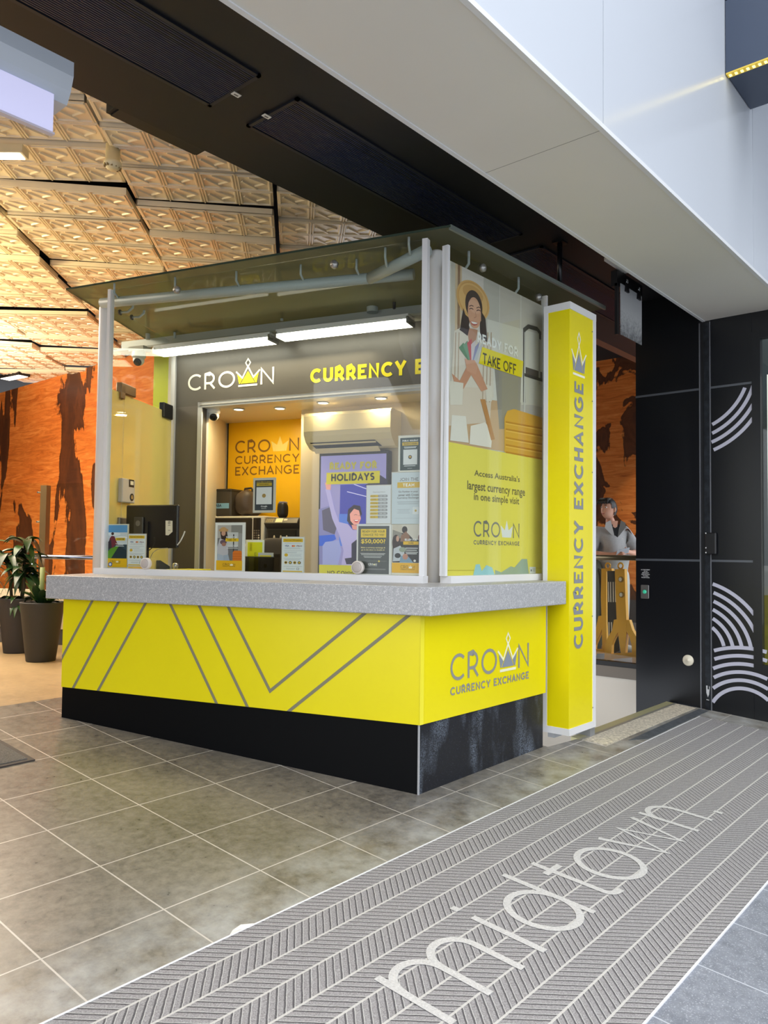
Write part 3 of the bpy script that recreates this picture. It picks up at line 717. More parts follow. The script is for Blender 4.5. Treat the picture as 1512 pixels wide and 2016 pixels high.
# stair side wall with glass balustrade (right of the pylon)
fr = XF(7.3)
za, zb2, zc, zr = fr.px(1212, 1334)[1], fr.px(1212, 1312)[1], fr.px(1212, 1303)[1], fr.px(1212, 1098)[1]
struct((lambda b: (b.box((7.3, 2.82, -1.2), (7.36, 7, za), mat('stair_wall_paint', (226, 220, 208), rough=.6)), b.build('wall_stair'))[-1])(MB()))
struct((lambda b: (b.box((WX + .0, 2.82, -1.3), (7.3, 3.4, -1.2), M_BLACK2), b.box((5.2, 2.56, -1.3), (7.3, 7, -1.28), M_BLACK2), b.build('floor_stair'))[-1])(MB()))
t = thing('stair_balustrade', (7.3, 3.4, za), 'glass balustrade with bronze handrail in front of the standing person', 'balustrade')
mb = MB(); mb.box((7.285, 2.82, za), (7.375, 7, zb2), mat('bronze_channel', (120, 112, 102), rough=.4, metal=.3)); mb.build('base_channel', None, t)
mb = MB(); mb.box((7.29, 2.82, zb2), (7.37, 7, zc), M_DK); mb.build('gasket', None, t)
mb = MB(); mb.box((7.325, 2.82, zc), (7.337, 7, zr - .02), M_GLASS); mb.build('glass_panel', None, t)
mb = MB(); mb.tube([(7.33, 2.82, zr), (7.33, 7, zr)], .026, mat('bronze_rail', (150, 134, 104), rough=.25, metal=.7), 14); mb.build('handrail', None, t)

# ------------------------------------------------------------------ pressed metal ceiling panels
GZ = 4.35
_d0 = onZ(232, 332, GZ); _d1 = onZ(540, 365, GZ)
TH = math.radians(47.5)
DD = Vector((math.cos(TH), math.sin(TH), 0)); EE = Vector((-math.sin(TH), math.cos(TH), 0))
PWD = abs((_d1 - _d0).dot(EE)); PLN = 0.6
M_GOLD = mat('cream_pressed_metal', (238, 226, 204), rough=.28, spec=.6)
def panel_mesh():
    mb = MB(); fr = Frame((0, 0, 0), EE, DD, (0, 0, -1)); w, l = PWD - .035, PLN - .012
    mb.obox(fr, -w / 2, w / 2, -l / 2, l / 2, -.006, 0, M_GOLD)
    mb.obox(fr, -w / 2, w / 2, -l / 2, -l / 2 + .012, -.05, .004, M_GOLD); mb.obox(fr, -w / 2, w / 2, l / 2 - .012, l / 2, -.05, .004, M_GOLD)
    mb.obox(fr, -w / 2, -w / 2 + .012, -l / 2, l / 2, -.05, .004, M_GOLD); mb.obox(fr, w / 2 - .012, w / 2, -l / 2, l / 2, -.05, .004, M_GOLD)
    cw, cl = w / 4, l / 2
    def ridge(a, b_, t):
        d = Vector((b_[0] - a[0], b_[1] - a[1], 0)); L = d.length; d.normalize(); nx, ny = -d.y * t / 2, d.x * t / 2
        lo = [(a[0] + nx, a[1] + ny), (b_[0] + nx, b_[1] + ny), (b_[0] - nx, b_[1] - ny), (a[0] - nx, a[1] - ny)]
        hi = [(p[0] * .5 + q[0] * .5, p[1] * .5 + q[1] * .5) for p, q in ((lo[0], a), (lo[1], b_), (lo[2], b_), (lo[3], a))]
        V = [fr.P(p[0], p[1], 0) for p in lo] + [fr.P(p[0], p[1], .011) for p in hi]
        mb.raw(V, [(4, 5, 6, 7), (0, 1, 5, 4), (1, 2, 6, 5), (2, 3, 7, 6), (3, 0, 4, 7)], M_GOLD)
    for i in range(4):
        for j in range(2):
            cx, cy = -w / 2 + cw * (i + .5), -l / 2 + cl * (j + .5); a, b_ = cw / 2 - .022, cl / 2 - .022
            q = [(cx - a, cy - b_), (cx + a, cy - b_), (cx + a, cy + b_), (cx - a, cy + b_)]
            for k in range(4): ridge(q[k], q[(k + 1) % 4], .02)
            ridge((cx + a * .78, cy - b_ * .25), (cx - a * .15, cy + b_ * .82), .03)
            ridge((cx + a * .3, cy - b_ * .82), (cx - a * .78, cy - b_ * .05), .016); ridge((cx - a * .78, cy - b_ * .05), (cx - a * .05, cy + b_ * .4), .018)
    for i in range(1, 4): ridge((-w / 2 + cw * i, -l / 2), (-w / 2 + cw * i, l / 2), .016)
    ridge((-w / 2, 0), (w / 2, 0), .016)
    return mb
e0 = _d0.dot(EE); d0 = _d0.dot(DD)
proto = None; cnt = 0
PL = 'cream pressed-metal ceiling panel of eight embossed squares, one of the tilted rows above the kiosk'
for i in range(-3, 8):
    for j in range(-3, 17):
        ce = e0 + (i - .5) * (PWD); cdv = d0 + (j + .45 + .33 * ((i * 2) % 3)) * PLN
        p = EE * ce + DD * cdv
        if p.y < DY + .1 or p.x > 6.6 or p.y > 13.2 or p.x < -3: continue
        v = p - CAM + Vector((0, 0, GZ)); k = v.dot(FW); X = CX + F_PX * v.dot(RT) / k; Y = CY - F_PX * v.dot(UP) / k
        if X < -330 or X > 1300 or Y < -120 or Y > 760 or k < 2: continue
        rr = random.Random(i * 91 + j * 7)
        if proto is None:
            proto = panel_mesh().build('pressed_metal_panel'); o = proto
        else:
            o = proto.copy(); C.objects.link(o)
        o.location = (p.x, p.y, GZ + rr.uniform(-.015, .03) + .02 * (i % 2))
        ax = Matrix.Rotation(math.radians(-4.0 + rr.uniform(-1.5, 1.5)), 4, EE) @ Matrix.Rotation(math.radians(rr.uniform(-1.8, 1.8)), 4, DD)
        o.rotation_euler = ax.to_euler()
        tag(o, PL, 'ceiling panel', 'pressed metal ceiling panels'); cnt += 1
print('ceiling panels', cnt)
# fittings on that ceiling
p = onZ(222, 318, 4.26)
t = thing('smoke_detector', p, 'round cream smoke detector between the pressed-metal ceiling panels', 'smoke detector')
mb = MB(); fr = Frame(p, (1, 0, 0), (0, -1, 0), (0, 0, -1)); mb.lathe(fr, [(.05, -.12), (.05, .0), (.062, .008), (.062, .03), (.045, .05), (.03, .06), (0, .062)], mat('detector_cream', (238, 226, 190), rough=.4)); mb.build('housing', None, t)
mb = MB(); [mb.obox(Frame(fr.P(.05 * math.cos(a), .05 * math.sin(a), .03), (math.cos(a), math.sin(a), 0), (-math.sin(a), math.cos(a), 0), (0, 0, -1)), 0, .014, -.004, -.0 + .004, 0, .02, mat('detector_slot', (150, 130, 90), rough=.5)) for a in [k * PI / 6 for k in range(12)]]; mb.build('sensor_slots', None, t)
pa, pb = onZ(-60, 306, 4.22), onZ(50, 307, 4.22)
t = thing('linear_light', pb, 'glowing white linear light set in the ceiling at the left edge', 'light')
ex = (pb - pa).normalized(); fr = Frame(pb, ex, Z.cross(ex), Z)
mb = MB(); mb.obox(fr, -2.0, 0, -.05, .05, 0, .06, mat('light_housing', (220, 205, 170), rough=.4)); mb.build('housing', None, t)
mb = MB(); mb.obox(fr, -1.98, -.02, -.04, .04, -.008, 0, mat('warm_diffuser', (255, 244, 214), emit=4)); mb.build('diffuser', None, t)
p0, p1 = onZ(10, 747, 4.3), onZ(46, 740, 4.3)
ex = (p1 - p0).normalized(); fr = Frame(p0, ex, Z.cross(ex), Z)
t = thing('strip_downlight', p0, 'small bright strip light in the dark ceiling above the mural', 'light')
mb = MB(); mb.obox(fr, -.03, (p1 - p0).length + .03, -.1, .1, .0, .05, M_DK); mb.build('housing', None, t)
mb = MB(); mb.obox(fr, 0, (p1 - p0).length, -.08, .08, -.006, 0, mat('strip_diffuser', (255, 250, 235), emit=3)); mb.build('diffuser', None, t)
# ------------------------------------------------------------------ the kiosk
DP, YP = 3.867, 2.56                                   # planes of the yellow base panels
def kc(D, Y): return Vector(((D - NK.y * Y) / NK.x, Y, 0))
PC = kc(DP, YP); PL_ = onK(121, 1400, DP); PR_ = Vector((4.57, 2.555, 0))
EDIR = Vector((.86, .51, 0)).normalized()              # direction of the kiosk's left end
kiosk = thing('currency_kiosk', (PC.x, PC.y, zf(PC.x, PC.y)), 'yellow and black currency exchange kiosk with glass front and grey counter', 'kiosk')
ZP0, ZP1, ZT0, ZT1 = .588, 1.170, 1.168, 1.320
def lift(p, z): return Vector((p[0], p[1], z))
# plinth
M_PL = mat('black_plinth', (6, 7, 9), rough=.45, spec=.14)
def plinth_side_mat():
    m, nt, b = new_mat('scuffed_plinth'); g = N(nt, 'ShaderNodeNewGeometry'); s = N(nt, 'ShaderNodeSeparateXYZ'); nt.links.new(g.outputs['Position'], s.inputs[0])
    mp = N(nt, 'ShaderNodeMapping'); mp.inputs['Rotation'].default_value = (0, .35, 0); mp.inputs['Scale'].default_value = (5.0, 1, 1.7); nt.links.new(g.outputs['Position'], mp.inputs[0])
    n = noise_node(nt, mp.outputs[0], 1.15, 3, .5); f = noise_node(nt, g.outputs['Position'], 190, 2, .7)
    k = ramp(nt, n, [(.47, (0, 0, 0, 1)), (.75, (1, 1, 1, 1))])
    d = math_node(nt, 'MULTIPLY', k, ramp(nt, f, [(.42, (0, 0, 0, 1)), (.66, (1, 1, 1, 1))]))
    sp = math_node(nt, 'MULTIPLY', math_node(nt, 'GREATER_THAN', f, .68), .25)
    nt.links.new(mixc(nt, math_node(nt, 'MAXIMUM', d, sp), s2l((28, 30, 36)), s2l((158, 172, 190))), b.inputs['Base Color']); b.inputs['Roughness'].default_value = .38
    return m
ins = .012
pl = [kc(DP + ins, YP + ins), Vector((4.57, YP + ins, 0)), Vector((4.62, 3.0, 0)), Vector((3.25, 5.35, 0)), onK(121.5, 1400, DP + ins)]
mb = MB(); n = len(pl)
V = [lift(p, zf(p.x, p.y) - .01) for p in pl] + [lift(p, ZP0 + .01) for p in pl]
mb.raw(V, [(0, 1, n + 1, n)], plinth_side_mat()); mb.raw(V, [(n - 1, 0, n, 2 * n - 1), (1, 2, n + 2, n + 1), (2, 3, n + 3, n + 2), (3, 4, n + 4, n + 3), tuple(range(n, 2 * n))], M_PL)
mb.build('plinth', None, kiosk, 'black scuffed plinth')
mb = MB(); cp = lift(pl[0], 0); mb.box((cp.x - .004, cp.y - .004, zf(cp.x, cp.y)), (cp.x + .004, cp.y + .004, ZP0), M_ALU); mb.build('corner_trim', None, kiosk)
# yellow panels
kf = KF(DP); yf = YF(YP)
uL = kf.px(120.5, 1352)[0]; uC = PC.dot(KR)
mb = MB(); mb.obox(kf, uL, uC, ZP0, ZP1, -.03, 0, M_YEL); fp = mb.build('front_panel', None, kiosk, 'yellow panel with grey diagonal stripes')
mb = MB(); mb.obox(yf, PC.x, 4.585, ZP0, ZP1, -.03, 0, M_YEL); mb.obox(yf, PC.x - .002, PC.x + .03, ZP0, ZP1, 0, .002, mat('yellow_edge', (244, 232, 60), rough=.25)); sp_ = mb.build('side_panel', None, kiosk, 'yellow panel with grey wordmark')
mb = MB()
def zk(x, y): return kf.px(80 + x / 1.9385, 1100 + y / 1.9385)
for ln in ([(202, 152), (76, 389)], [(302, 156), (123, 496)], [(406, 160), (218, 506)], [(492, 166), (674, 557)], [(601, 170), (792, 570)], [(711, 173), (876, 505), (1247, 200)], [(1420, 204), (945, 584)]):
    pts = [zk(*q) for q in ln]
    e0 = ((pts[0][0] - pts[1][0]) * .06, (pts[0][1] - pts[1][1]) * .06); e1 = ((pts[-1][0] - pts[-2][0]) * .06, (pts[-1][1] - pts[-2][1]) * .06)
    pts[0] = (pts[0][0] + e0[0], pts[0][1] + e0[1]); pts[-1] = (pts[-1][0] + e1[0], pts[-1][1] + e1[1])
    mb.strip_clip(kf, pts, .0185, .0015, mat('stripe_grey', (134, 130, 104), rough=.45), (uL, uC, ZP0, ZP1))
mb.build('stripe_pattern', None, fp)
mb = MB(); a = yf.px(886, 1340); b_ = yf.px(1041, 1259); c_ = yf.px(995, 1234); d0_ = yf.px(888, 1375); d1_ = yf.px(888, 1352)
lv = yf.px(892, 1341)[1]; lh = yf.px(900, 1287)[1] - lv
logo(mb, yf, a[0], lv, b_[0] - a[0], lh, .002, M_GREYV, mat('logo_blue_grey', (140, 148, 160), rough=.4), flat((240, 238, 200)), solid=False, sub='CURRENCY EXCHANGE', t=.115, ch=1.52, subh=.30)
mb.build('lettering', None, sp_, 'grey CROWN CURRENCY EXCHANGE wordmark')
# counter top
def counter_mat():
    m, nt, b = new_mat('speckled_grey_laminate'); g = N(nt, 'ShaderNodeTexCoord')
    mp = N(nt, 'ShaderNodeMapping'); mp.inputs['Scale'].default_value = (1, 1, 1); nt.links.new(g.outputs['Object'], mp.inputs[0])
    v = N(nt, 'ShaderNodeTexVoronoi'); v.inputs['Scale'].default_value = 85; v.inputs['Randomness'].default_value = 1
    nn = N(nt, 'ShaderNodeTexNoise'); nn.inputs['Scale'].default_value = 60; nt.links.new(mp.outputs[0], nn.inputs['Vector'])
    mixv = mixc(nt, .06, mp.outputs[0], nn.outputs['Color']); nt.links.new(mixv, v.inputs['Vector'])
    f = noise_node(nt, mp.outputs[0], 95, 3, .75, 1.5)
    k = ramp(nt, f, [(.5, (0, 0, 0, 1)), (.62, (1, 1, 1, 1))])
    nt.links.new(mixc(nt, math_node(nt, 'MULTIPLY', k, .75), s2l((166, 166, 168)), s2l((222, 222, 220))), b.inputs['Base Color']); b.inputs['Roughness'].default_value = .38
    return m
M_CT = counter_mat(); DT, YT = 3.80, 2.462
ca = onK(90, 1150, DT); cb = kc(DT, YT); cr = onY(1115, 1160, YT)
pts = [ca, cb, cr, Vector((cr.x, 2.86, 0)), Vector((4.35, 3.6, 0)), ca + EDIR * .95]
fr = IDF(); mb = MB(); mb.prism(fr, [(p.x, p.y) for p in pts], ZT0, ZT1, M_CT); ct = mb.build('countertop', None, kiosk, 'speckled grey countertop')
bv = ct.modifiers.new('edge', 'BEVEL'); bv.width = .006; bv.segments = 2; bv.limit_method = 'ANGLE'
# glass box above the counter
DG, YG = 4.25, 2.72; ZG = 3.36
kg = KF(DG); yg = YF(YG)
g0 = kg.px(209, 800)[0]; g1 = kg.px(840, 800)[0]; ZS = ZT1 + .042
GC = kc(DG, YG)
mb = MB(); mb.obox(kg, g0 - .05, g1, ZT1, ZS, -.05, .03, M_ALUW); mb.build('sill', None, kiosk)
mb = MB(); mb.obox(yg, 3.70, 4.89, ZT1, ZS, -.05, .03, M_ALUW); mb.build('sill', None, kiosk)
mb = MB(); mb.obox(kg, g0, g1, ZS, ZG, -.012, 0, M_GLASS); fg = mb.build('front_glass', None, kiosk)
ys0, ys1 = yg.px(876, 800)[0], yg.px(1074, 800)[0]
mb = MB(); mb.obox(yg, ys0, ys1, ZS, ZG - .03, -.012, 0, M_GLASS); sg = mb.build('side_glass', None, kiosk)
for a_, b_ in ((g0 - .002, g0 + .024), (g1 - .034, g1)):
    mb = MB(); mb.obox(kg, a_, b_, ZS, ZG, -.03, .012, M_ALUW); mb.build('glazing_bar', None, kiosk)
for a_, b_ in ((ys0, ys0 + .022), (ys1 - .012, ys1 + .006)):
    mb = MB(); mb.obox(yg, a_, b_, ZS, ZG - .03, -.03, .012, M_ALUW); mb.build('glazing_bar', None, kiosk)
pp = [onZ(853.5, 1146, ZT1), onZ(195, 1127.5, ZT1)]
for k, p in enumerate(pp):
    mb = MB(); r = .049 if k == 0 else .047; top = 3.36 if k == 0 else 3.34
    mb.lathe(Frame((p.x, p.y, 0), (1, 0, 0), (0, 1, 0), Z), [(r, ZT1), (r, top - .035), (r * .92, top - .015), (r * .7, top - .004), (0.0, top)], M_ALUW, 24); mb.build('post', None, kiosk)
for x, y, fr_, par in ((347, 570, kg, fg), (657, 520, kg, fg), (952, 527, yg, sg), (1062, 585, yg, sg)):
    u, v = fr_.px(x, y); mb = MB(); q = Frame(fr_.P(u, v), fr_.ex, fr_.ey, fr_.ez)
    mb.lathe(q, [(.026, -.016), (.026, .004), (.02, .010), (.019, .011), (.007, .012), (.006, .016), (0, .016)], mat('clamp_steel', (168, 168, 164), rough=.3, metal=.6)); mb.build('glass_clamp', None, par)
# roof glass
ZR = 3.41
ra, rb = onZ(130, 571, ZR), onZ(887, 447, ZR); rc = onZ(1192, 607, ZR); rl = onZ(188, 607, ZR)
edir = (rl - ra).normalized()
M_ROOF = glass('roof_glass', (196, 202, 178), .22, .52, (168, 168, 140)); M_REDGE = mat('roof_glass_edge', (58, 72, 60), rough=.2)
rp = [ra, rb, rc, rc + Vector((.02, .35, 0)), Vector((4.85, 5.0, ZR)), ra + edir * 1.75]
mb = MB(); n = len(rp); V = [lift(p, ZR) for p in rp] + [lift(p, ZR + .014) for p in rp]
mb.raw(V, [tuple(range(n))[::-1], tuple(range(n, 2 * n))], M_ROOF); mb.raw(V, [(i, (i + 1) % n, n + (i + 1) % n, n + i) for i in range(n)], M_REDGE)
mb.build('roof_glass', None, kiosk)
def drop(a, b, name='roof_channel'):
    mb = MB(); d = (b - a).normalized(); fr_ = Frame(a, d, Z, d.cross(Z)); L = (b - a).length
    mb.obox(fr_, .0, L, -.012, .016, -.012, .004, mat('roof_edge_channel', (150, 160, 152), rough=.3, metal=.4)); mb.build(name, None, kiosk)
drop(rb, rc)
# roof tubes and their small arms
ZTU = 3.30
ta, tb, tc_ = onZ(200, 597, ZTU), onZ(728, 548, ZTU), onZ(842, 492, 3.33)
mb = MB(); mb.tube([ta, tb + (tb - ta).normalized() * .3], .036, M_TUBE, 14); mb.build('roof_tube', None, kiosk)
mb = MB(); mb.tube([tb, tc_], .038, M_TUBE, 14); mb.build('roof_tube', None, kiosk)
mb = MB(); q0 = Vector((3.75, 2.9, ZTU)); q1 = Vector((5.2, 2.9, ZTU)); mb.tube([q0, q1], .03, M_TUBE, 12); mb.build('roof_tube', None, kiosk)
for k in (.08, .32, .55, .78, .97):
    p = ta.lerp(tb, k); s = -NK * .07
    mb = MB(); mb.tube([p + Vector((0, 0, .03)), p + s * .5 + Vector((0, 0, .02)), p + s + Vector((0, 0, .045)), p + s + Vector((0, 0, ZR - ZTU))], .008, M_TUBE, 8); mb.build('roof_arm', None, kiosk)
for k in (.35, .75):
    p = tb.lerp(tc_, k); s = Vector((-.06, -.03, 0))
    mb = MB(); mb.tube([p, p + s + Vector((0, 0, .0)), p + s * 1.5 + Vector((0, 0, .04)), p + s * 1.5 + Vector((0, 0, ZR - p.z))], .008, M_TUBE, 8); mb.build('roof_arm', None, kiosk)
for x in (4.0, 4.6):
    mb = MB(); mb.tube([(x, 2.9, ZTU), (x, 2.84, ZTU - .02), (x, 2.79, ZTU + .03), (x, 2.79, ZR)], .009, M_TUBE, 8); mb.build('roof_arm', None, kiosk)
# back wall with fascia, header beam and opening
DB = 5.60; kb = KF(DB); UR = -1.16; OL, OR = kb.px(397, 900)[0], -1.75; ZH = 2.775
M_FAS = mat('charcoal_fascia', (84, 80, 74), rough=.42, noise=.08, nscale=2.5)
u34 = kb.px(344, 900)[0]
mb = MB(); URF = -1.62; mb.obox(kb, u34, URF, ZH, 3.34, -.06, 0, M_FAS); fa = mb.build('fascia_sign', origin=kb.P(-3.3, ZH)); tag(fa, 'charcoal fascia sign with CROWN in white and CURRENCY in yellow above the opening', 'sign')
mb = MB(); mb.obox(kb, u34, OL, .3, ZH, -.06, 0, mat('charcoal_wall', (98, 92, 86), rough=.4)); struct(mb.build('wall_left'))
mb = MB(); mb.obox(kb, OR, UR, .3, ZH, -.06, 0, mat('charcoal_wall', (98, 92, 86))); struct(mb.build('wall_kiosk'))
mb = MB(); mb.obox(kb, u34 - .045, u34, .3, 3.34, -.05, .02, M_ALU); struct(mb.build('trim_5'))
mb = MB(); a = kb.px(370, 771); b_ = kb.px(540, 762); tt = kb.px(376, 738)[1]; M_WL = flat((232, 228, 214)); M_YL = flat((236, 220, 40))
logo(mb, kb, a[0], a[1] + .004, b_[0] - a[0], tt - a[1] - .004, .003, M_WL, M_YL, M_WL, solid=False, t=.12, ch=1.62)
a = kb.px(611, 755); tt = kb.px(611, 727)[1]; b_ = kb.px(833, 740)
caps(mb, kb, 'CURRENCY EXCHANGE', a[0], a[1], (b_[0] - a[0]) * 17 / 9.45, tt - a[1], .23, .003, M_YL, .13)
mb.build('lettering', None, fa)
for k, (a_, b_, c_, d_) in enumerate(((OL - .045, OL, .3, ZH + .03), (OL - .045, OR, ZH - .02, ZH + .03))):
    mb = MB(); mb.obox(kb, a_, b_, c_, d_, -.09, .012, M_ALU); struct(mb.build('trim_%d' % (6 + k)))
mb = MB(); uB = kb.px(244, 690)[0]; mb.obox(KF(5.50), uB + .06, URF, 3.318, 3.40, -.10, 0, mat('header_beam', (188, 190, 186), rough=.35, metal=.2)); mb.obox(KF(5.50), uB + .06, URF, 3.30, 3.318, -.08, .06, mat('header_tray', (166, 164, 150), rough=.4)); mb.build('header_beam', None, kiosk)
mb = MB(); p = onK(733, 585, 5.45); mb.tube([lift(p, 3.40), lift(p, 3.41)], .03, M_TUBE); mb.tube([onK(733, 615, 5.45), onK(733, 560, 5.45)], .045, M_TUBE, 14); mb.build('roof_stub_post', None, kiosk)
mb = MB(); mb.tube([onK(746, 552, 5.40), onK(772, 567, 5.40), onK(776, 575, 5.40), onK(776, 608, 5.40)], .012, M_BLACK, 8, [.02, .014, .018, .012]); mb.build('roof_stay', None, kiosk)
# alcove behind the opening
M_BE = mat('beige_alcove_wall', (214, 200, 172), rough=.55); DY_, DA = 6.5, 6.1
ky, ka = KF(DY_), KF(DA); y0 = ky.px(450, 900)[0]; y1 = ka.px(592, 900)[0]
mb = MB(); q = lambda u, D, z: KF(D).P(u, z)
mb.raw([q(OL - .03, 5.67, .3), q(y0 - .03, 6.5, .3), q(y0 - .03, 6.5, ZH), q(OL - .03, 5.67, ZH)], [(0, 1, 2, 3)], M_BE); struct(mb.build('wall_alcove_left'))
mb = MB(); mb.obox(ka, y1, OR + .02, .3, ZH, -.05, 0, M_BE); mb.raw([q(y1, 6.1, .3), q(y1, 6.55, .3), q(y1, 6.55, ZH), q(y1, 6.1, ZH)], [(0, 1, 2, 3)], M_BE); struct(mb.build('wall_alcove_back'))
mb = MB(); mb.raw([q(OR, 5.6, .3), q(OR, 6.15, .3), q(OR, 6.15, ZH), q(OR, 5.6, ZH)], [(3, 2, 1, 0)], M_BE); struct(mb.build('wall_alcove_right'))
M_YW = mat('golden_yellow_panel', (246, 190, 18), rough=.3)
mb = MB(); mb.obox(ky, y0 - .05, y1 + .2, .3, ZH, -.05, 0, M_BE); mb.obox(ky, y0, y1 + .2, .3, ky.px(450, 825)[1], 0, .006, M_YW); mb.obox(ky, y0 - .012, y0, .3, ky.px(450, 824)[1], 0, .012, M_DK)
yw = struct(mb.build('wall_yellow'), 'golden yellow wall panel with grey wordmark tinted brown for warm light')
mb = MB(); M_BR = flat((134, 96, 44))  # grey letters, browned in their colour for the warm alcove light
def zy(x, y): return ky.px(180 + x / 3.436, 780 + y / 3.436)
a, b_ = zy(975, 388), zy(1408, 386); t_ = zy(975, 304)
logo(mb, ky, a[0], a[1], b_[0] - a[0], t_[1] - a[1], .008, M_BR, flat((250, 224, 130)), solid=True, t=.13, ch=1.2)
for s_, yt, yb in (('CURRENCY', 408, 462), ('EXCHANGE', 480, 538)):
    p0 = zy(975, yb); p1 = zy(975, yt); caps(mb, ky, s_, p0[0], p0[1], b_[0] - a[0], p1[1] - p0[1], .14, .008, M_BR, .14)
mb.build('lettering', None, yw)
mb = MB(); q2 = [q(OL - .02, 5.58, ZH), q(OR + .02, 5.58, ZH), q(OR + .02, 6.55, ZH), q(y0 - .1, 6.55, ZH)]
mb.raw(q2 + [p + Vector((0, 0, .03)) for p in q2], [(0, 1, 2, 3), (7, 6, 5, 4)], mat('alcove_ceiling', (226, 214, 190), rough=.3)); struct(mb.build('ceiling_alcove'))
k = 0
M_DL = mat('downlight_glow', (255, 240, 205), emit=14)
for x, y, lab in ((470, 806, 'leftmost of the four round recessed downlights in the kiosk alcove'), (551, 804, 'second recessed downlight from the left in the kiosk alcove'), (636, 793, 'recessed downlight above the left half of the air conditioner'), (750, 784, 'recessed downlight above the right end of the air conditioner')):
    p = onZ(x, y, ZH - .004)
    t = thing('downlight', p, lab, 'downlight', 'recessed downlights of the kiosk alcove')
    fr = Frame(p, (1, 0, 0), (0, -1, 0), (0, 0, -1)); mb = MB(); mb.lathe(fr, [(.055, -.001), (.055, .004), (.043, .006), (.040, .002)], M_WHITE, 24); mb.build('trim_ring', None, t)
    mb = MB(); mb.ell(fr, 0, 0, .041, .041, .003, M_DL); mb.build('lens', None, t)
    l = area('alcove_downlight', p + Vector((0, 0, -.03)), .09, 5.5 if x < 600 else 2.6, (1, .80, .48))
# left glass wall with pivot door
P1 = pp[1] + Vector((.03, .03, 0)); P2 = kb.P(u34 - .03, 0); P1.z = 0; P2.z = 0
ex = (P2 - P1).normalized(); lg = Frame(P1, ex, Z, ex.cross(Z)); LW = (P2 - P1).length
dt = lg.px(262, 784)[1]; us = lg.px(241, 900)[0]
mb = MB(); mb.obox(lg, .02, LW, dt + .012, 3.36, -.01, 0, M_GLASS); mb.build('left_transom_glass', None, kiosk)
mb = MB(); mb.obox(lg, .02, us, ZS, dt + .006, -.01, 0, glass('painted_reflection_glass', (240, 236, 200), 2.2, .62, (214, 206, 146))); mb.build('left_glass', None, kiosk, 'glass with pale yellow reflection put into its colour')  # pale haze colour stands in for the bright room reflected in the glass
mb = MB(); mb.obox(lg, us + .012, LW - .03, .4, dt, -.01, 0, glass('painted_reflection_glass', (240, 236, 200))); dr = mb.build('glass_door', None, kiosk, 'glass door with pale yellow reflection put into its colour')
def patch(x0, x1, y0, y1, m_, nm, par, th=.02, lab=None):
    a, b_ = lg.px(x0, (y0 + y1) / 2), lg.px(x1, (y0 + y1) / 2); v0 = lg.px((x0 + x1) / 2, y1)[1]; v1 = lg.px((x0 + x1) / 2, y0)[1]
    mb = MB(); mb.bbox(lg, a[0], b_[0], v0, v1, -th - .01, th, m_, .006); return mb.build(nm, None, par, lab)
patch(235, 264, 758, 778, mat('bronze_patch', (150, 118, 84), rough=.3, metal=.7), 'pivot_patch', dr); patch(235, 243, 758, 786, mat('bronze_patch', (150, 118, 84)), 'pivot_patch', dr)
patch(319, 337, 795, 824, M_DK, 'hinge_patch', dr, .02, 'black glass hinge')
lk = patch(233, 258, 943, 990, mat('lock_body', (196, 190, 182), rough=.35), 'door_lock', dr, .035, 'grey electronic door lock')
a = lg.px(252, 952); mb = MB(); q = Frame(lg.P(a[0], a[1], .036 if lg.ez.dot(FW) < 0 else -.047), lg.ex, lg.ey, lg.ez); s_ = 1 if lg.ez.dot(FW) < 0 else -1
mb.obox(q, -.05, .03, -.03, .03, -.001, .001 * s_, M_DK); mb.obox(q, -.03, .02, -.012, .018, .0, .002 * s_, flat((236, 226, 200))); mb.build('display', None, lk); mb = MB(); mb.ell(q, -.0, -.11, .03, .03, .002 * s_, M_DK, 16); mb.ell(q, -.0, -.11, .018, .018, .003 * s_, M_STEEL, 14); mb.build('key_cylinder', None, lk)
patch(231, 246, 1019, 1035, mat('keeper_steel', (130, 126, 118), rough=.35, metal=.6), 'lock_keeper', dr)
for x, y in ((235, 615), (258, 625), (265, 600)):
    p = lg.P(*lg.px(x, y)); d = -lg.ez if lg.ez.dot(FW) < 0 else lg.ez; d = -d
    mb = MB(); mb.tube([p, p + d * .012], .022, mat('bracket_disc', (92, 88, 80), rough=.4), 14); mb.tube([p, p + d * .07, p + d * .11 + Vector((0, 0, .03)), p + d * .12 + Vector((0, 0, .10))], .010, M_TUBE, 8); mb.build('glass_bracket', None, kiosk)
mb = MB(); p0 = onK(290, 655, 5.4); mb.tube([onK(291, 668, 5.4), onK(290, 597, 5.4)], .02, M_TUBE, 12); mb.build('roof_stub_post', None, kiosk)
for x, y in ((344, 650), (555, 615)):
    mb = MB(); p = onK(x, y, 5.45); mb.tube([p, p + Vector((0, 0, -.07))], .012, M_TUBE, 8); mb.tube([p, p + Vector((0, 0, -.012))], .028, mat('bracket_disc', (92, 88, 80)), 14); mb.build('beam_fixing', None, kiosk)
# lime wall end behind the left glass and the back of the office
k2 = KF(5.68)
struct((lambda b: (b.obox(k2, k2.px(302, 760)[0], k2.px(331, 760)[0], .4, 3.5, -.5, 0, mat('lime_paint', (196, 206, 30), rough=.5)), b.obox(k2, k2.px(331, 760)[0], u34 - .05, .4, 3.5, -.5, -.0, M_CREAM), b.build('wall_lime'))[-1])(MB()))
struct((lambda b: (b.obox(KF(6.62), -4.75, -1.5, .3, 4.15, -.06, 0, M_CREAM), b.obox(KF(5.66), UR - .06, UR, .3, 2.7, -.9, 0, mat('office_end', (70, 62, 56), rough=.6)), b.build('wall_office'))[-1])(MB()))
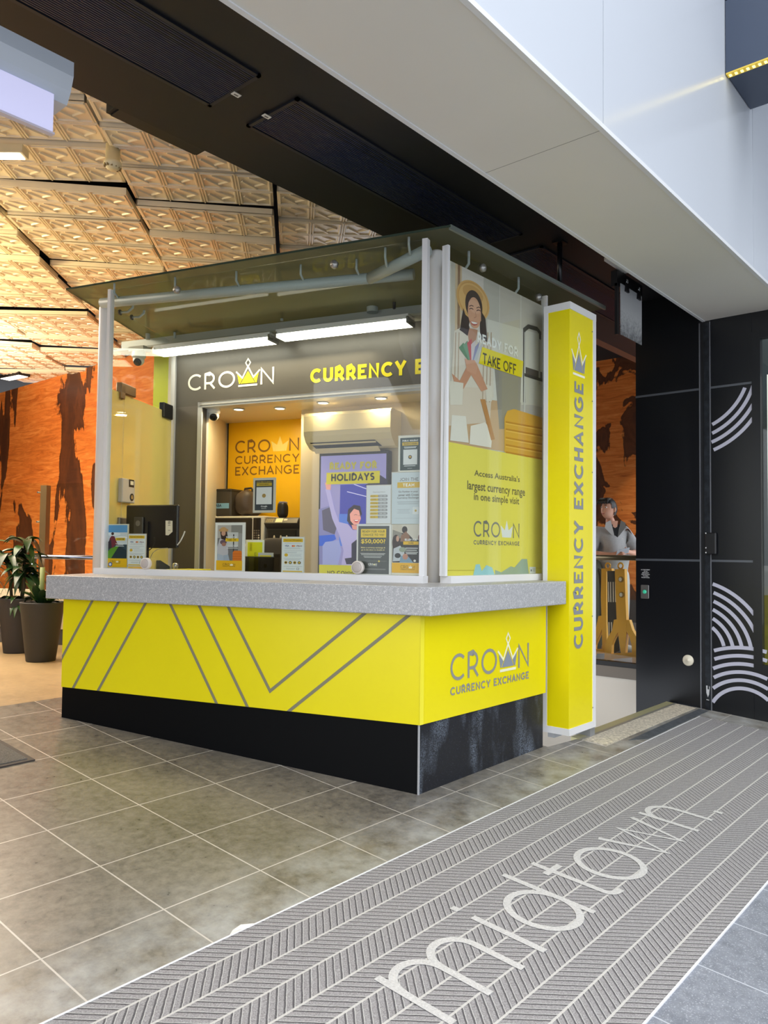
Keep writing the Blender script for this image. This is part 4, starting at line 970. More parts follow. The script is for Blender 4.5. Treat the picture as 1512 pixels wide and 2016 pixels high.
# fluorescent battens
kt = KF(5.40)
for (x0, y0_, x1, y1_), lab in (((309, 694, 537, 669), 'left glowing fluorescent batten under the kiosk header'), ((549, 664, 808, 633), 'right glowing fluorescent batten under the kiosk header')):
    a, b_ = kt.px(x0, y0_), kt.px(x1, y1_); zc_ = (a[1] + b_[1]) / 2
    t = thing('fluorescent_batten', kt.P(a[0], zc_), lab, 'light', 'fluorescent battens of the kiosk')
    mb = MB(); mb.obox(kt, a[0], b_[0], zc_ + .012, zc_ + .05, -.09, .05, M_WHITE); mb.obox(kt, b_[0] - .012, b_[0], zc_ - .02, zc_ + .03, -.1, .06, M_STEEL); mb.obox(kt, a[0], a[0] + .012, zc_ - .02, zc_ + .03, -.1, .06, M_STEEL); mb.build('housing', None, t)
    mb = MB(); mb.obox(kt, a[0] + .012, b_[0] - .012, zc_ - .018, zc_ + .012, -.085, .045, mat('batten_diffuser', (255, 250, 232), emit=9)); mb.build('diffuser', None, t)

# ------------------------------------------------------------------ large poster in the side glass
kp = YF(2.742)
def A_(x, y): return kp.px(840 + x / 4.2, 440 + y / 4.2)
def B_(x, y): return kp.px(840 + x / 4.2, 760 + y / 4.2)
p_l = kp.px(881, 700)[0]; p_r = kp.px(1072, 800)[0]; p_t = kp.px(884, 512)[1]; p_b = kp.px(873, 1137)[1]; p_m = B_(155, 458)[1]
big = thing('window_poster', kp.P((p_l + p_r) / 2, p_b), 'tall travel poster of a smiling woman in a straw hat in the side window', 'poster')
mb = MB(); W_ = .0003
def F_(pts, c, l, f=A_): mb.poly(kp, [f(*p) for p in pts], l * W_, flat(c))
mb.obox(kp, p_l, p_r, p_b, p_t, -.003, 0, flat((205, 198, 186)))
def bandx(x0, x1, c, l=1): mb.poly(kp, [(x0, p_m), (x1, p_m), (x1, p_t), (x0, p_t)], l * W_, flat(c))
bandx(p_l, A_(200, 0 + 600)[0], (232, 226, 214)); bandx(A_(235, 600)[0], A_(290, 600)[0], (214, 190, 156)); bandx(A_(255, 600)[0], A_(275, 600)[0], (150, 118, 92), 2); bandx(A_(290, 600)[0], A_(470, 600)[0], (222, 214, 206))
bandx(A_(470, 600)[0], A_(600, 600)[0], (196, 192, 182)); bandx(A_(600, 600)[0], A_(606, 600)[0], (216, 212, 204), 2); bandx(A_(775, 600)[0], A_(783, 600)[0], (220, 216, 208), 2)
F_([(500, 790), (985, 930), (985, 1500), (500, 1500)], (222, 218, 208), 2); F_([(560, 1200), (780, 1270), (770, 1700), (600, 1700)], (150, 144, 136), 3)
F_([(800, 1240), (985, 1300), (985, 1500), (780, 1500)], (206, 202, 190), 3); F_([(800, 1180), (985, 1240), (985, 1290), (800, 1250)], (96, 88, 84), 3)
# sofa and seat at the bottom of the picture
F_([(150, 60), (640, 130), (640, 540), (150, 470)], (206, 170, 130), 2, B_); F_([(620, 100), (970, 180), (970, 300), (640, 300)], (186, 180, 174), 2, B_)
# woman
F_([(225, 890), (300, 850), (470, 900), (545, 990), (552, 1440), (420, 1500), (195, 1500), (205, 1240)], (224, 214, 198), 5)
F_([(180, 0), (540, 20), (520, 300), (160, 330)], (222, 206, 186), 5, B_)
for x in (235, 262, 470, 500, 528): F_([(x, 900), (x + 8, 900), (x - 6, 1480), (x - 14, 1480)], (188, 164, 138), 6)
F_([(330, 860), (420, 880), (400, 1000), (350, 1000)], (190, 140, 112), 6)                 # neck
F_([(318, 590), (300, 820), (268, 880), (330, 920), (352, 820), (350, 640)], (62, 44, 40), 7); F_([(430, 600), (480, 740), (498, 960), (440, 940), (436, 760)], (58, 42, 40), 7)
hc = A_(384, 640); hw = abs(A_(520, 640)[0] - A_(246, 640)[0]) / 2; hh = abs(A_(384, 480)[1] - A_(384, 800)[1]) / 2
mb.ell(kp, hc[0], hc[1], hw, hh, 7.2 * W_, flat((222, 176, 108)), 40); mb.ell(kp, hc[0], hc[1], hw * .93, hh * .93, 7.5 * W_, flat((212, 160, 92)), 40); mb.ell(kp, hc[0], hc[1], hw * .86, hh * .86, 7.8 * W_, flat((226, 182, 116)), 40)
c2 = A_(385, 545); mb.ell(kp, c2[0] - .005, c2[1] - .03, hw * .62, hh * .40, 8.2 * W_, flat((206, 158, 92)), 30)
c2 = A_(388, 680); mb.ell(kp, c2[0], c2[1], hw * .52, hh * .78, 8.5 * W_, flat((60, 42, 38)), 30)
F_([(300, 700), (272, 880), (335, 930), (352, 860)], (58, 42, 38), 8.6); F_([(445, 720), (480, 780), (498, 980), (450, 960)], (56, 40, 38), 8.6)
c2 = A_(392, 740); mb.ell(kp, c2[0], c2[1], hw * .40, hh * .80, 9 * W_, flat((218, 164, 132)), 30)
c2 = A_(392, 690); mb.ell(kp, c2[0], c2[1], hw * .37, hh * .34, 9.3 * W_, flat((226, 176, 146)), 24)
M_FL = flat((84, 54, 46))
for x, y in ((366, 708), (426, 722)): mb.strip(kp, [A_(x - 17, y + 2), A_(x - 8, y - 5), A_(x + 6, y - 4), A_(x + 16, y + 4)], .006, 9.8 * W_, M_FL); mb.strip(kp, [A_(x - 18, y - 22), A_(x, y - 30), A_(x + 18, y - 22)], .0055, 9.8 * W_, M_FL)
mb.strip(kp, [A_(398, 730), A_(406, 772), A_(388, 782)], .005, 9.7 * W_, flat((188, 132, 106)))
F_([(356, 806), (392, 812), (424, 822), (410, 842), (388, 846), (368, 834)], (182, 86, 80), 9.8); F_([(362, 810), (392, 815), (420, 824), (406, 832), (386, 832), (370, 824)], (246, 240, 234), 10.1)
F_([(300, 1040), (330, 1010), (440, 1030), (420, 1180), (330, 1200)], (214, 206, 196), 6.5)
F_([(205, 1240), (270, 1300), (330, 1180), (360, 1160), (372, 1240), (300, 1370), (240, 1380)], (204, 148, 116), 10); F_([(360, 1100), (410, 1160), (500, 1370), (450, 1390), (350, 1230)], (210, 154, 122), 10.4)
F_([(310, 1120), (380, 1110), (420, 1180), (400, 1250), (330, 1220)], (214, 160, 130), 11)
for k, (dx, c) in enumerate(((0, (96, 140, 104)), (32, (120, 160, 130)), (64, (206, 88, 92)), (96, (216, 206, 208)), (128, (150, 150, 186)), (150, (196, 200, 204)))): F_([(335 + k * 10, 1130), (360 + k * 10, 1130), (300 + dx * 1.05, 950 + abs(dx - 70) * .5), (262 + dx * 1.05, 985 + abs(dx - 70) * .6)], c, 11.2 + k * .2)
for (x0, y0_, x1, y1_) in ((180, 1300, 300, 1500), (480, 1330, 545, 1470)): F_([(x0, y0_), (x1, y0_ + 20), (x1 - 10, y1_), (x0 + 10, y1_)], (228, 220, 204), 10)
F_([(205, 240), (320, 250), (345, 470), (190, 450)], (234, 228, 216), 9, B_); F_([(360, 330), (480, 300), (540, 380), (530, 510), (350, 480)], (238, 230, 216), 9.2, B_); F_([(440, 110), (480, 110), (560, 440), (530, 450)], (196, 140, 84), 9.4, B_)
# suitcase handle and case
mb.strip(kp, [A_(805, 1480), A_(805, 880), A_(840, 852), A_(910, 872), A_(935, 905), A_(935, 960)], .030, 6 * W_, flat((82, 78, 74))); mb.strip(kp, [A_(930, 960), A_(930, 1330)], .024, 6 * W_, flat((186, 182, 176))); mb.strip(kp, [A_(812, 900), A_(806, 1560)], .020, 6.3 * W_, flat((206, 204, 198)))
mb.strip(kp, [A_(805, 1250), A_(980, 1305)], .022, 6.3 * W_, flat((70, 66, 64)))
F_([(640, 260), (665, 205), (720, 190), (970, 268), (968, 600), (640, 545)], (224, 168, 66), 7, B_)
for y in (290, 350, 420, 480, 540): F_([(650, y), (970, y + 58), (970, y + 72), (650, y + 14)], (198, 134, 42), 7.5, B_); F_([(650, y + 14), (970, y + 72), (970, y + 82), (650, y + 24)], (240, 192, 92), 7.5, B_)
# yellow field
mb.poly(kp, [(p_l, p_b), (p_r, p_b), (p_r, p_m), (p_l, p_m)], 12 * W_, flat((240, 226, 98)))
# words
w0 = A_(415, 980); w1_ = A_(748, 1090); cap = A_(415, 900)[1] - w0[1]
M_W = flat((248, 248, 244)); M_T = flat((74, 70, 60)); M_TG = flat((120, 112, 76))
caps(mb, kp, 'READY FOR', w0[0], w0[1], w1_[0] - w0[0], cap, .2, 13 * W_, M_W, .12)
F_([(455, 1022), (795, 1140), (782, 1275), (428, 1158)], (240, 220, 20), 12.6)
w0 = A_(458, 1150); w1_ = A_(735, 1150); caps(mb, kp, 'TAKE OFF', w0[0], w0[1] - .008, w1_[0] - w0[0], A_(458, 1064)[1] - w0[1] + .006, .17, 13.2 * W_, M_T, .12)
for s_, x0, x1, yt, yb in (("Access Australia's", 388, 765, 690, 742), ('largest currency range', 330, 808, 780, 850), ('in one simple visit', 385, 760, 880, 935)):
    a, b_ = B_(x0, yb), B_(x1, yb); h_ = B_(x0, yt)[1] - a[1]; words(mb, kp, s_, a[0], a[1] - (.02 if 'g' in s_ or 'p' in s_ else 0), b_[0] - a[0], h_ + (.02 if 'g' in s_ or 'p' in s_ else 0), 13 * W_, M_TG, True)
a, b_ = B_(382, 1245), B_(762, 1250); h_ = B_(382, 1112)[1] - a[1]
logo(mb, kp, a[0], a[1], b_[0] - a[0], h_, 13 * W_, flat((128, 126, 116)), flat((236, 238, 240)), solid=True, sub='CURRENCY EXCHANGE', t=.12, ch=1.15, subh=.27)
F_([(375, 1578), (400, 1475), (432, 1472), (450, 1530), (488, 1480), (535, 1500), (562, 1575)], (166, 214, 220), 13, B_); F_([(560, 1576), (560, 1520), (610, 1540), (690, 1490), (720, 1500), (780, 1430), (825, 1430), (842, 1572)], (158, 178, 160), 13, B_)
for k in range(21): c2 = B_(160 + k * 11, 1524); mb.ell(kp, c2[0], c2[1], .0035, .003, 13 * W_, flat((176, 150, 40)), 6)
F_([(845, 1495), (895, 1495), (895, 1550), (845, 1550)], (226, 228, 222), 13.3, B_); mb.ell(kp, *B_(858, 1524), .007, .008, 13.6 * W_, flat((96, 98, 100)), 12); F_([(870, 1512), (888, 1512), (888, 1515), (870, 1515)], (130, 130, 130), 13.6, B_); F_([(870, 1526), (888, 1526), (888, 1529), (870, 1529)], (130, 130, 130), 13.6, B_)
for k in range(8): F_([(900 + k * 8, 1504), (904 + k * 8, 1504), (904 + k * 8, 1507), (900 + k * 8, 1507)], (176, 150, 40), 13, B_)
mb.build('print', None, big)

# ------------------------------------------------------------------ pylon sign
PX0, PY0 = onY(1121.5, 1000, 2.45).x, 2.45; PX1 = onY(1173.6, 1000, 2.45).x; PZ0, PZ1 = onY(1122, 1449, 2.45).z, onY(1121, 592, 2.45).z; PY1 = 2.645
pyl = thing('pylon_sign', ((PX0 + PX1) / 2, 2.55, zf(4.9, 2.5)), 'tall yellow pylon sign with vertical CURRENCY EXCHANGE lettering and silver frame', 'sign')
yp = YF(PY0); xp = XF(PX0)
mb = MB(); fw_ = .028
mb.obox(yp, PX1 - .045, PX1, PZ0 + .045, PZ1 - .05, -.199, -.001, M_ALUW); mb.obox(yp, PX0, PX1, PZ1 - .05, PZ1, -.20, 0, M_ALUW); mb.obox(yp, PX0, PX1, PZ0, PZ0 + .045, -.20, 0, M_ALUW); mb.obox(yp, PX0 + .001, PX0 + .03, PZ0 + .045, PZ1 - .05, -.199, -.165, M_ALUW)
mb.build('frame', None, pyl)
mb = MB(); mb.obox(xp, -PY1 + .030, -PY0 - .0055, PZ0 + .045, PZ1 - .05, -.02, -.003, M_YEL); mb.build('side_face', None, pyl)
mb = MB(); mb.obox(yp, PX0 + .004, PX1 - .045, PZ0 + .045, PZ1 - .05, -.02, -.005, M_YEL); ff = mb.build('front_face', None, pyl, 'yellow face with grey vertical lettering')
# vertical lettering: reads upwards
va = Frame((0, PY0 + .006, 0), Z, (-1, 0, 0), (0, -1, 0))
bx0, bx1 = yp.px(1131, 1100)[0], yp.px(1149, 1100)[0]; z0_ = yp.px(1140, 1277)[1]; z1_ = yp.px(1140, 778)[1]
mb = MB(); caps(mb, va, 'CURRENCY EXCHANGE', z0_, -bx1, z1_ - z0_ + .09, bx1 - bx0, .2, .003, mat('pylon_grey', (138, 142, 146), rough=.4), .17)
a = yp.px(1126, 735); b_ = yp.px(1155, 735); c_ = yp.px(1140, 655)
crown(mb, yp, a[0], a[1], b_[0] - a[0], c_[1] - a[1], -.004, mat('pylon_blue_grey', (144, 150, 166), rough=.4), flat((246, 244, 226)))
mb.build('lettering', None, ff)
mb = MB(); mb.obox(YF(2.47), 5.045, 5.115, zf(5.08, 2.5), zf(5.08, 2.5) + .17, -.22, 0, mat('concrete_bracket', (150, 152, 154), rough=.5, metal=.3)); mb.obox(YF(2.47), 4.85, 5.05, zf(5, 2.5), PZ0, -.22, -.17, mat('concrete_bracket', (150, 152, 154))); mb.build('foot_bracket', None, pyl)
for x, y in ((1166, 653), (1166, 790), (1166, 930), (1166, 1213), (1167, 1393)):
    u, v = yp.px(x, y); mb = MB(); mb.lathe(Frame(yp.P(u, v, 0), (1, 0, 0), Z, (0, -1, 0)), [(.005, 0), (.004, .002), (0, .002)], mat('screw_dark', (96, 96, 98), rough=.4, metal=.7), 8); mb.build('screw', None, pyl)
# ------------------------------------------------------------------ notices and posters on the front glass
M_ACR = mat('acrylic_edge', (214, 206, 190), rough=.25)
class Sheet:
    def __init__(s, D, x0, y0, x1, y1, nm, label, group=None, border=None, edge=.012, cat='poster'):
        f = KF(D); a = f.px(x0, (y0 + y1) / 2)[0]; b_ = f.px(x1, (y0 + y1) / 2)[0]; t_ = f.px((x0 + x1) / 2, y0)[1]; v = f.px((x0 + x1) / 2, y1)[1]
        s.f, s.u, s.v, s.w, s.h = f, a, v, b_ - a, t_ - v
        s.t = thing(nm, f.P(a + s.w / 2, v), label, cat, group)
        if border is not None:
            mb = MB(); mb.obox(f, a - edge * .4, b_ + edge * .4, v - edge * .4, t_ + edge * .4, -.006, -.0025, border); mb.build('holder', None, s.t)
        s.mb = MB(); s.k = 0.0
    def X(s, x, y): return (s.u + x * s.w, s.v + (1 - y) * s.h)
    def rect(s, x0, y0, x1, y1, c, l=1): s.mb.poly(s.f, [s.X(x0, y1), s.X(x1, y1), s.X(x1, y0), s.X(x0, y0)], l * .0002, flat(c))
    def pg(s, pts, c, l=2): s.mb.poly(s.f, [s.X(*p) for p in pts], l * .0002, flat(c))
    def el(s, x, y, rx, ry, c, l=2): p = s.X(x, y); s.mb.ell(s.f, p[0], p[1], rx * s.w, ry * s.h, l * .0002, flat(c), 20)
    def cp(s, tx, x0, y1, x1, y0, c, l=6, t=.16, sp=.13): p = s.X(x0, y1); q = s.X(x1, y0); caps(s.mb, s.f, tx, p[0], p[1], q[0] - p[0], q[1] - p[1], t, l * .0002, flat(c), sp)
    def tx(s, tx, x0, y1, x1, y0, c, l=6, bold=False): p = s.X(x0, y1); q = s.X(x1, y0); words(s.mb, s.f, tx, p[0], p[1], q[0] - p[0], q[1] - p[1], l * .0002, flat(c), bold)
    def lg(s, x0, y1, x1, y0, c, cc, l=6, sub=True, t=.13): p = s.X(x0, y1); q = s.X(x1, y0); logo(s.mb, s.f, p[0], p[1], q[0] - p[0], q[1] - p[1], l * .0002, flat(c), flat(cc), solid=True, sub='CURRENCY EXCHANGE' if sub else None, t=t, ch=1.1, subh=.28)
    def rules(s, x0, x1, ys, c, th=.008, l=5):
        for i, y in enumerate(ys): s.rect(x0 + .02 * (i % 2), y - th / 2, x1 - .03 * (i % 2), y + th / 2, c, l)
    def done(s): return s.mb.build('print', None, s.t)
DS = 4.282
GRP = None
# kayak poster
s = Sheet(DS, 205, 1033, 251, 1117.5, 'counter_poster', 'kayak travel poster standing at the left end of the counter window', None, flat((226, 220, 196)))
s.rect(0, 0, 1, 1, (230, 226, 206)); s.rect(.02, .01, .98, .30, (96, 156, 206), 2); s.rect(.02, .18, .98, .52, (206, 214, 218), 3); s.rect(.02, .46, .98, .80, (52, 74, 84), 4)
s.el(.4, .22, .3, .04, (226, 232, 234), 4); s.el(.75, .30, .25, .03, (236, 238, 238), 4)
s.pg([(.02, .05), (.17, .05), (.10, .35), (.16, .55), (.02, .62)], (50, 46, 46), 5); s.pg([(.02, .72), (.30, .55), (.66, .48), (.50, .62), (.30, .80), (.02, .80)], (96, 152, 40), 6); s.pg([(.5, .62), (.66, .5), (.98, .6), (.98, .80), (.3, .80)], (36, 54, 62), 5)
s.el(.36, .21, .06, .035, (74, 50, 48), 7); s.pg([(.24, .32), (.32, .26), (.44, .27), (.52, .38), (.60, .46), (.46, .48), (.40, .54), (.22, .54), (.18, .46)], (116, 44, 56), 7); s.pg([(.18, .40), (.30, .34), (.34, .54), (.2, .56)], (54, 44, 54), 8)
s.rect(.5, .305, .90, .37, (226, 190, 40), 8); s.tx('ADVENTURE', .55, .355, .86, .32, (60, 60, 50), 10, True); s.rules(.5, .86, (.44, .47, .50), (236, 240, 240), .01, 9)
s.rect(0, .785, 1, .99, (238, 188, 24), 10); s.lg(.28, .88, .72, .835, (90, 84, 60), (246, 240, 220), 12); s.el(.30, .925, .085, .05, (60, 90, 160), 14); s.el(.30, .925, .05, .03, (222, 230, 240), 16); s.done()
def info_sheet(x0, y0, x1, y1, label):
    s = Sheet(DS, x0, y0, x1, y1, 'notice_sheet', label, 'payment information notices', M_ACR, cat='notice')
    s.rect(0, 0, 1, 1, (226, 230, 228)); s.rect(.05, .035, .95, .135, (226, 186, 50), 2); s.tx('Important Information', .12, .105, .88, .06, (110, 84, 20), 4, True)
    s.rules(.12, .86, (.175, .30, .325), (170, 176, 180), .008, 3); s.tx('VISA', .13, .265, .33, .22, (40, 60, 120), 4, True); s.el(.5, .245, .05, .022, (220, 60, 50), 4); s.el(.56, .245, .05, .022, (236, 150, 50), 5); s.tx('eftpos', .66, .27, .92, .22, (120, 60, 70), 4, True)
    s.rules(.08, .94, (.38,), (150, 154, 158), .006, 3); s.rules(.12, .7, (.42, .445), (180, 186, 190), .008, 3); s.el(.20, .505, .085, .045, (216, 176, 50), 4); s.rules(.34, .9, (.48, .51, .54), (186, 192, 196), .008, 3)
    s.rules(.08, .94, (.60,), (150, 154, 158), .006, 3); s.rules(.12, .86, (.63, .65), (180, 186, 190), .008, 3)
    for k, c in enumerate(((206, 168, 60), (60, 60, 56), (196, 160, 56), (70, 66, 56))): s.el(.19 + .205 * k, .72, .075, .042, c, 4); s.el(.19 + .205 * k, .72, .045, .024, ((60, 54, 40), (226, 200, 90), (80, 70, 40), (222, 190, 70))[k], 5)
    s.rules(.08, .94, (.83,), (150, 154, 158), .006, 3); s.rules(.2, .62, (.885, .905), (170, 176, 180), .008, 3); s.rect(.68, .865, .80, .925, (150, 154, 156), 3); s.rect(.70, .878, .78, .912, (226, 228, 226), 4); s.rect(.05, .955, .95, .985, (226, 186, 50), 3); s.done()
info_sheet(251.5, 1052, 286, 1114, 'white payment information notice right of the kayak poster')
info_sheet(555, 1058, 598, 1127, 'white payment information notice between the brochure tray and the television')
# woman with suitcase poster
s = Sheet(DS, 424.5, 1031, 480, 1126, 'counter_poster', 'small framed poster of a woman in a hat, in front of the microwave', None, flat((240, 236, 226)), .02)
s.rect(0, 0, 1, 1, (240, 238, 230)); s.rect(.06, .03, .94, .78, (120, 116, 112), 2); s.rect(.06, .03, .55, .3, (186, 178, 168), 3); s.rect(.55, .03, .94, .2, (142, 138, 130), 3); s.rect(.40, .18, .8, .48, (206, 204, 200), 4); s.rect(.62, .22, .66, .58, (70, 66, 64), 5); s.rect(.8, .2, .94, .6, (160, 156, 150), 4)
s.pg([(.14, .32), (.28, .27), (.42, .33), (.46, .60), (.40, .78), (.08, .78), (.06, .5)], (196, 192, 196), 6); s.pg([(.16, .16), (.40, .16), (.44, .30), (.34, .34), (.20, .32)], (60, 44, 40), 7); s.el(.28, .135, .17, .04, (196, 150, 96), 9); s.el(.28, .115, .11, .045, (206, 160, 104), 10); s.el(.28, .20, .075, .055, (206, 156, 130), 9)
s.el(.28, .385, .12, .05, (110, 86, 96), 9); s.el(.30, .43, .08, .04, (170, 120, 100), 10); s.pg([(.08, .62), (.26, .66), (.32, .78), (.06, .78)], (176, 186, 200), 8); s.pg([(.28, .66), (.46, .64), (.52, .78), (.30, .78)], (166, 176, 190), 9)
s.pg([(.62, .6), (.66, .56), (.92, .56), (.94, .6), (.94, .78), (.62, .78)], (226, 120, 36), 10)
for y in (.62, .67, .72): s.rect(.62, y, .94, y + .008, (190, 90, 20), 11)
s.cp('READY FOR', .38, .295, .76, .265, (244, 244, 240), 12, .2); s.rect(.36, .305, .82, .37, (238, 196, 30), 12); s.cp('TAKE OFF', .42, .355, .74, .32, (96, 84, 40), 14, .18); s.rules(.4, .8, (.45, .48, .51), (226, 226, 224), .01, 12)
s.rect(.04, .765, .96, .965, (238, 182, 26), 12); s.lg(.27, .87, .72, .825, (110, 84, 30), (250, 244, 226), 14); s.done()
# review card (code left out)
s = Sheet(DS, 499, 942, 541, 1008, 'glass_notice', 'dark review notice stuck on the front glass above the printer', None, M_ACR, cat='notice')
s.rect(0, 0, 1, 1, (214, 206, 186)); s.rect(.07, .05, .93, .95, (66, 70, 72), 2); s.tx('SCAN HERE TO LEAVE A', .14, .115, .84, .085, (206, 176, 60), 4, True); s.rect(.14, .13, .86, .225, (196, 166, 56), 4); s.tx('GOOGLE REVIEW', .26, .195, .72, .16, (80, 70, 40), 6, True); s.rect(.14, .26, .86, .77, (226, 226, 222), 4); s.el(.5, .515, .09, .06, (170, 140, 80), 6); s.tx('Google', .36, .865, .66, .805, (232, 232, 228), 4, True); s.rules(.38, .62, (.895,), (200, 200, 196), .012, 4); s.done()
# opening hours
s = Sheet(DS, 722, 956, 769, 1030.5, 'glass_notice', 'white opening hours notice with seven yellow and grey bars', None, M_ACR, cat='notice')
s.rect(0, 0, 1, 1, (226, 228, 230)); s.tx('Opening Hours', .25, .195, .77, .15, (150, 146, 138), 3)
for k, dname in enumerate(('Monday', 'Tuesday', 'Wednesday', 'Thursday', 'Friday', 'Saturday', 'Sunday')):
    y = .245 + .092 * k; s.rect(.18, y, .84, y + .066, (160, 160, 160), 3); s.el(.18, y + .033, .035, .033, (222, 188, 56), 3); s.el(.84, y + .033, .035, .033, (160, 160, 160), 3); s.rect(.18, y, .48, y + .066, (226, 190, 56), 4); s.tx(dname, .19, y + .046, .19 + .03 * len(dname), y + .02, (130, 104, 30), 6, True); s.tx('9AM - 5PM', .54, y + .046, .80, y + .02, (230, 230, 228), 6, True)
s.done()
# win poster
s = Sheet(DS, 703, 1033, 769.5, 1132.5, 'glass_notice', 'dark grey prize notice reading $50,000? beside the round speaker', None, flat((232, 230, 224)), .012, cat='poster')
s.rect(0, 0, 1, 1, (232, 230, 224)); s.rect(.03, .025, .95, .975, (82, 84, 82), 2); s.rect(.11, .085, .86, .255, (242, 206, 60), 4); s.cp('READY FOR YOUR', .155, .155, .82, .115, (96, 84, 40), 6, .16); s.cp('CHANCE TO WIN', .17, .222, .80, .18, (96, 84, 40), 6, .16)
s.tx('$50,000?', .12, .385, .84, .285, (248, 214, 60), 6, True); s.tx('Make a currency exchange &', .12, .475, .84, .44, (240, 220, 150), 6, True); s.tx('go in the draw to double it!', .13, .52, .82, .485, (240, 220, 150), 6, True)
s.rules(.11, .84, (.57, .595), (214, 214, 210), .010, 5); s.rules(.2, .74, (.625, .65), (204, 204, 200), .010, 5); s.rules(.12, .88, (.72,), (160, 160, 150), .004, 5); s.pg([(.66, .70), (.675, .715), (.70, .72), (.675, .728), (.66, .745), (.648, .728), (.62, .72), (.648, .715)], (250, 226, 90), 7); s.lg(.34, .80, .60, .765, (240, 240, 234), (250, 240, 190), 6, True, .2); s.rules(.22, .86, (.88,), (130, 130, 128), .022, 5); s.done()
# public holiday
s = Sheet(DS, 785, 858, 831.5, 929, 'glass_notice', 'dark green public holiday trading hours notice, topmost by the corner post', None, M_ACR, cat='notice')
s.rect(0, 0, 1, 1, (226, 222, 206)); s.rect(.06, .05, .94, .955, (40, 62, 58), 2); s.cp('PUBLIC HOLIDAY', .16, .155, .82, .11, (240, 240, 236), 5, .24); s.rect(.15, .175, .83, .265, (214, 178, 40), 4); s.cp('TRADING HOURS', .2, .245, .79, .2, (90, 80, 40), 6, .2); s.rules(.22, .76, (.305, .335), (220, 224, 220), .016, 5); s.rect(.2, .38, .79, .80, (222, 224, 222), 5); s.el(.49, .59, .08, .055, (60, 56, 50), 7); s.el(.49, .585, .05, .03, (206, 166, 60), 8); s.rules(.24, .72, (.835,), (226, 228, 226), .016, 5); s.rules(.38, .58, (.90,), (200, 204, 200), .010, 5); s.done()
# join the team
s = Sheet(DS, 771.5, 930, 831.5, 1031.5, 'glass_notice', 'pale blue JOIN THE TEAM notice beside the corner post', None, M_ACR, cat='notice')
s.rect(0, 0, 1, 1, (206, 216, 220)); s.cp('JOIN THE', .25, .165, .87, .105, (116, 110, 104), 4, .14); s.rect(.18, .19, .92, .30, (226, 184, 44), 3); s.cp('TEAM', .36, .275, .74, .215, (246, 246, 240), 5, .22)
for k, (tx_, x0, x1) in enumerate((('Go Further in your', .22, .86), ('career with Crown', .21, .88), ('Currency Exchange.', .18, .90))): s.tx(tx_, x0, .40 + .06 * k, x1, .355 + .06 * k, (120, 118, 112), 4, True)
s.rules(.18, .90, (.575, .61), (170, 178, 182), .012, 4); s.rules(.18, .6, (.72, .75, .785), (182, 190, 194), .010, 4); s.rect(.69, .675, .89, .815, (226, 230, 230), 4); s.el(.79, .745, .035, .022, (206, 176, 80), 6); s.rules(.1, .9, (.89,), (184, 192, 196), .006, 4); s.done()
# ready for more
s = Sheet(DS, 771.5, 1033, 831.5, 1131.5, 'counter_poster', 'cabin travel poster reading READY FOR MORE at the foot of the corner post', None, flat((236, 230, 210)))
s.rect(0, 0, 1, 1, (236, 230, 214)); s.rect(.02, .0, .98, .76, (52, 48, 46), 2); s.pg([(.02, .0), (.98, 0), (.98, .12), (.6, .18), (.2, .16), (.02, .1)], (206, 196, 178), 3); s.pg([(.3, .0), (.98, .0), (.98, .30), (.72, .30), (.5, .16)], (216, 208, 194), 4); s.pg([(.02, .1), (.3, .16), (.4, .26), (.02, .3)], (150, 144, 132), 4)
s.el(.42, .10, .09, .07, (46, 36, 32), 6); s.pg([(.30, .22), (.46, .13), (.58, .22), (.60, .34), (.28, .34)], (150, 110, 84), 7); s.el(.14, .36, .13, .16, (56, 38, 34), 7); s.el(.19, .28, .05, .06, (206, 160, 136), 8); s.pg([(.06, .48), (.28, .42), (.42, .54), (.40, .72), (.04, .74)], (196, 200, 204), 8); s.pg([(.3, .62), (.56, .64), (.72, .76), (.26, .76)], (126, 156, 178), 9); s.el(.45, .64, .09, .06, (196, 140, 116), 10); s.el(.2, .62, .10, .05, (44, 42, 40), 10); s.el(.36, .5, .12, .05, (150, 160, 140), 9); s.el(.93, .26, .07, .07, (120, 70, 56), 7); s.pg([(.84, .32), (.98, .3), (.98, .56), (.88, .56)], (46, 52, 50), 8); s.el(.76, .72, .04, .025, (236, 232, 226), 11)
s.cp('READY FOR', .43, .325, .82, .28, (246, 246, 242), 12, .22); s.rect(.38, .335, .88, .40, (238, 190, 30), 12); s.cp('MORE', .55, .385, .72, .35, (100, 84, 40), 14, .18); s.rules(.46, .86, (.47, .51, .55, .58), (232, 232, 230), .014, 12)
s.rect(.01, .765, .99, .965, (238, 180, 24), 12); s.lg(.30, .875, .76, .815, (120, 90, 36), (250, 244, 226), 14); s.done()

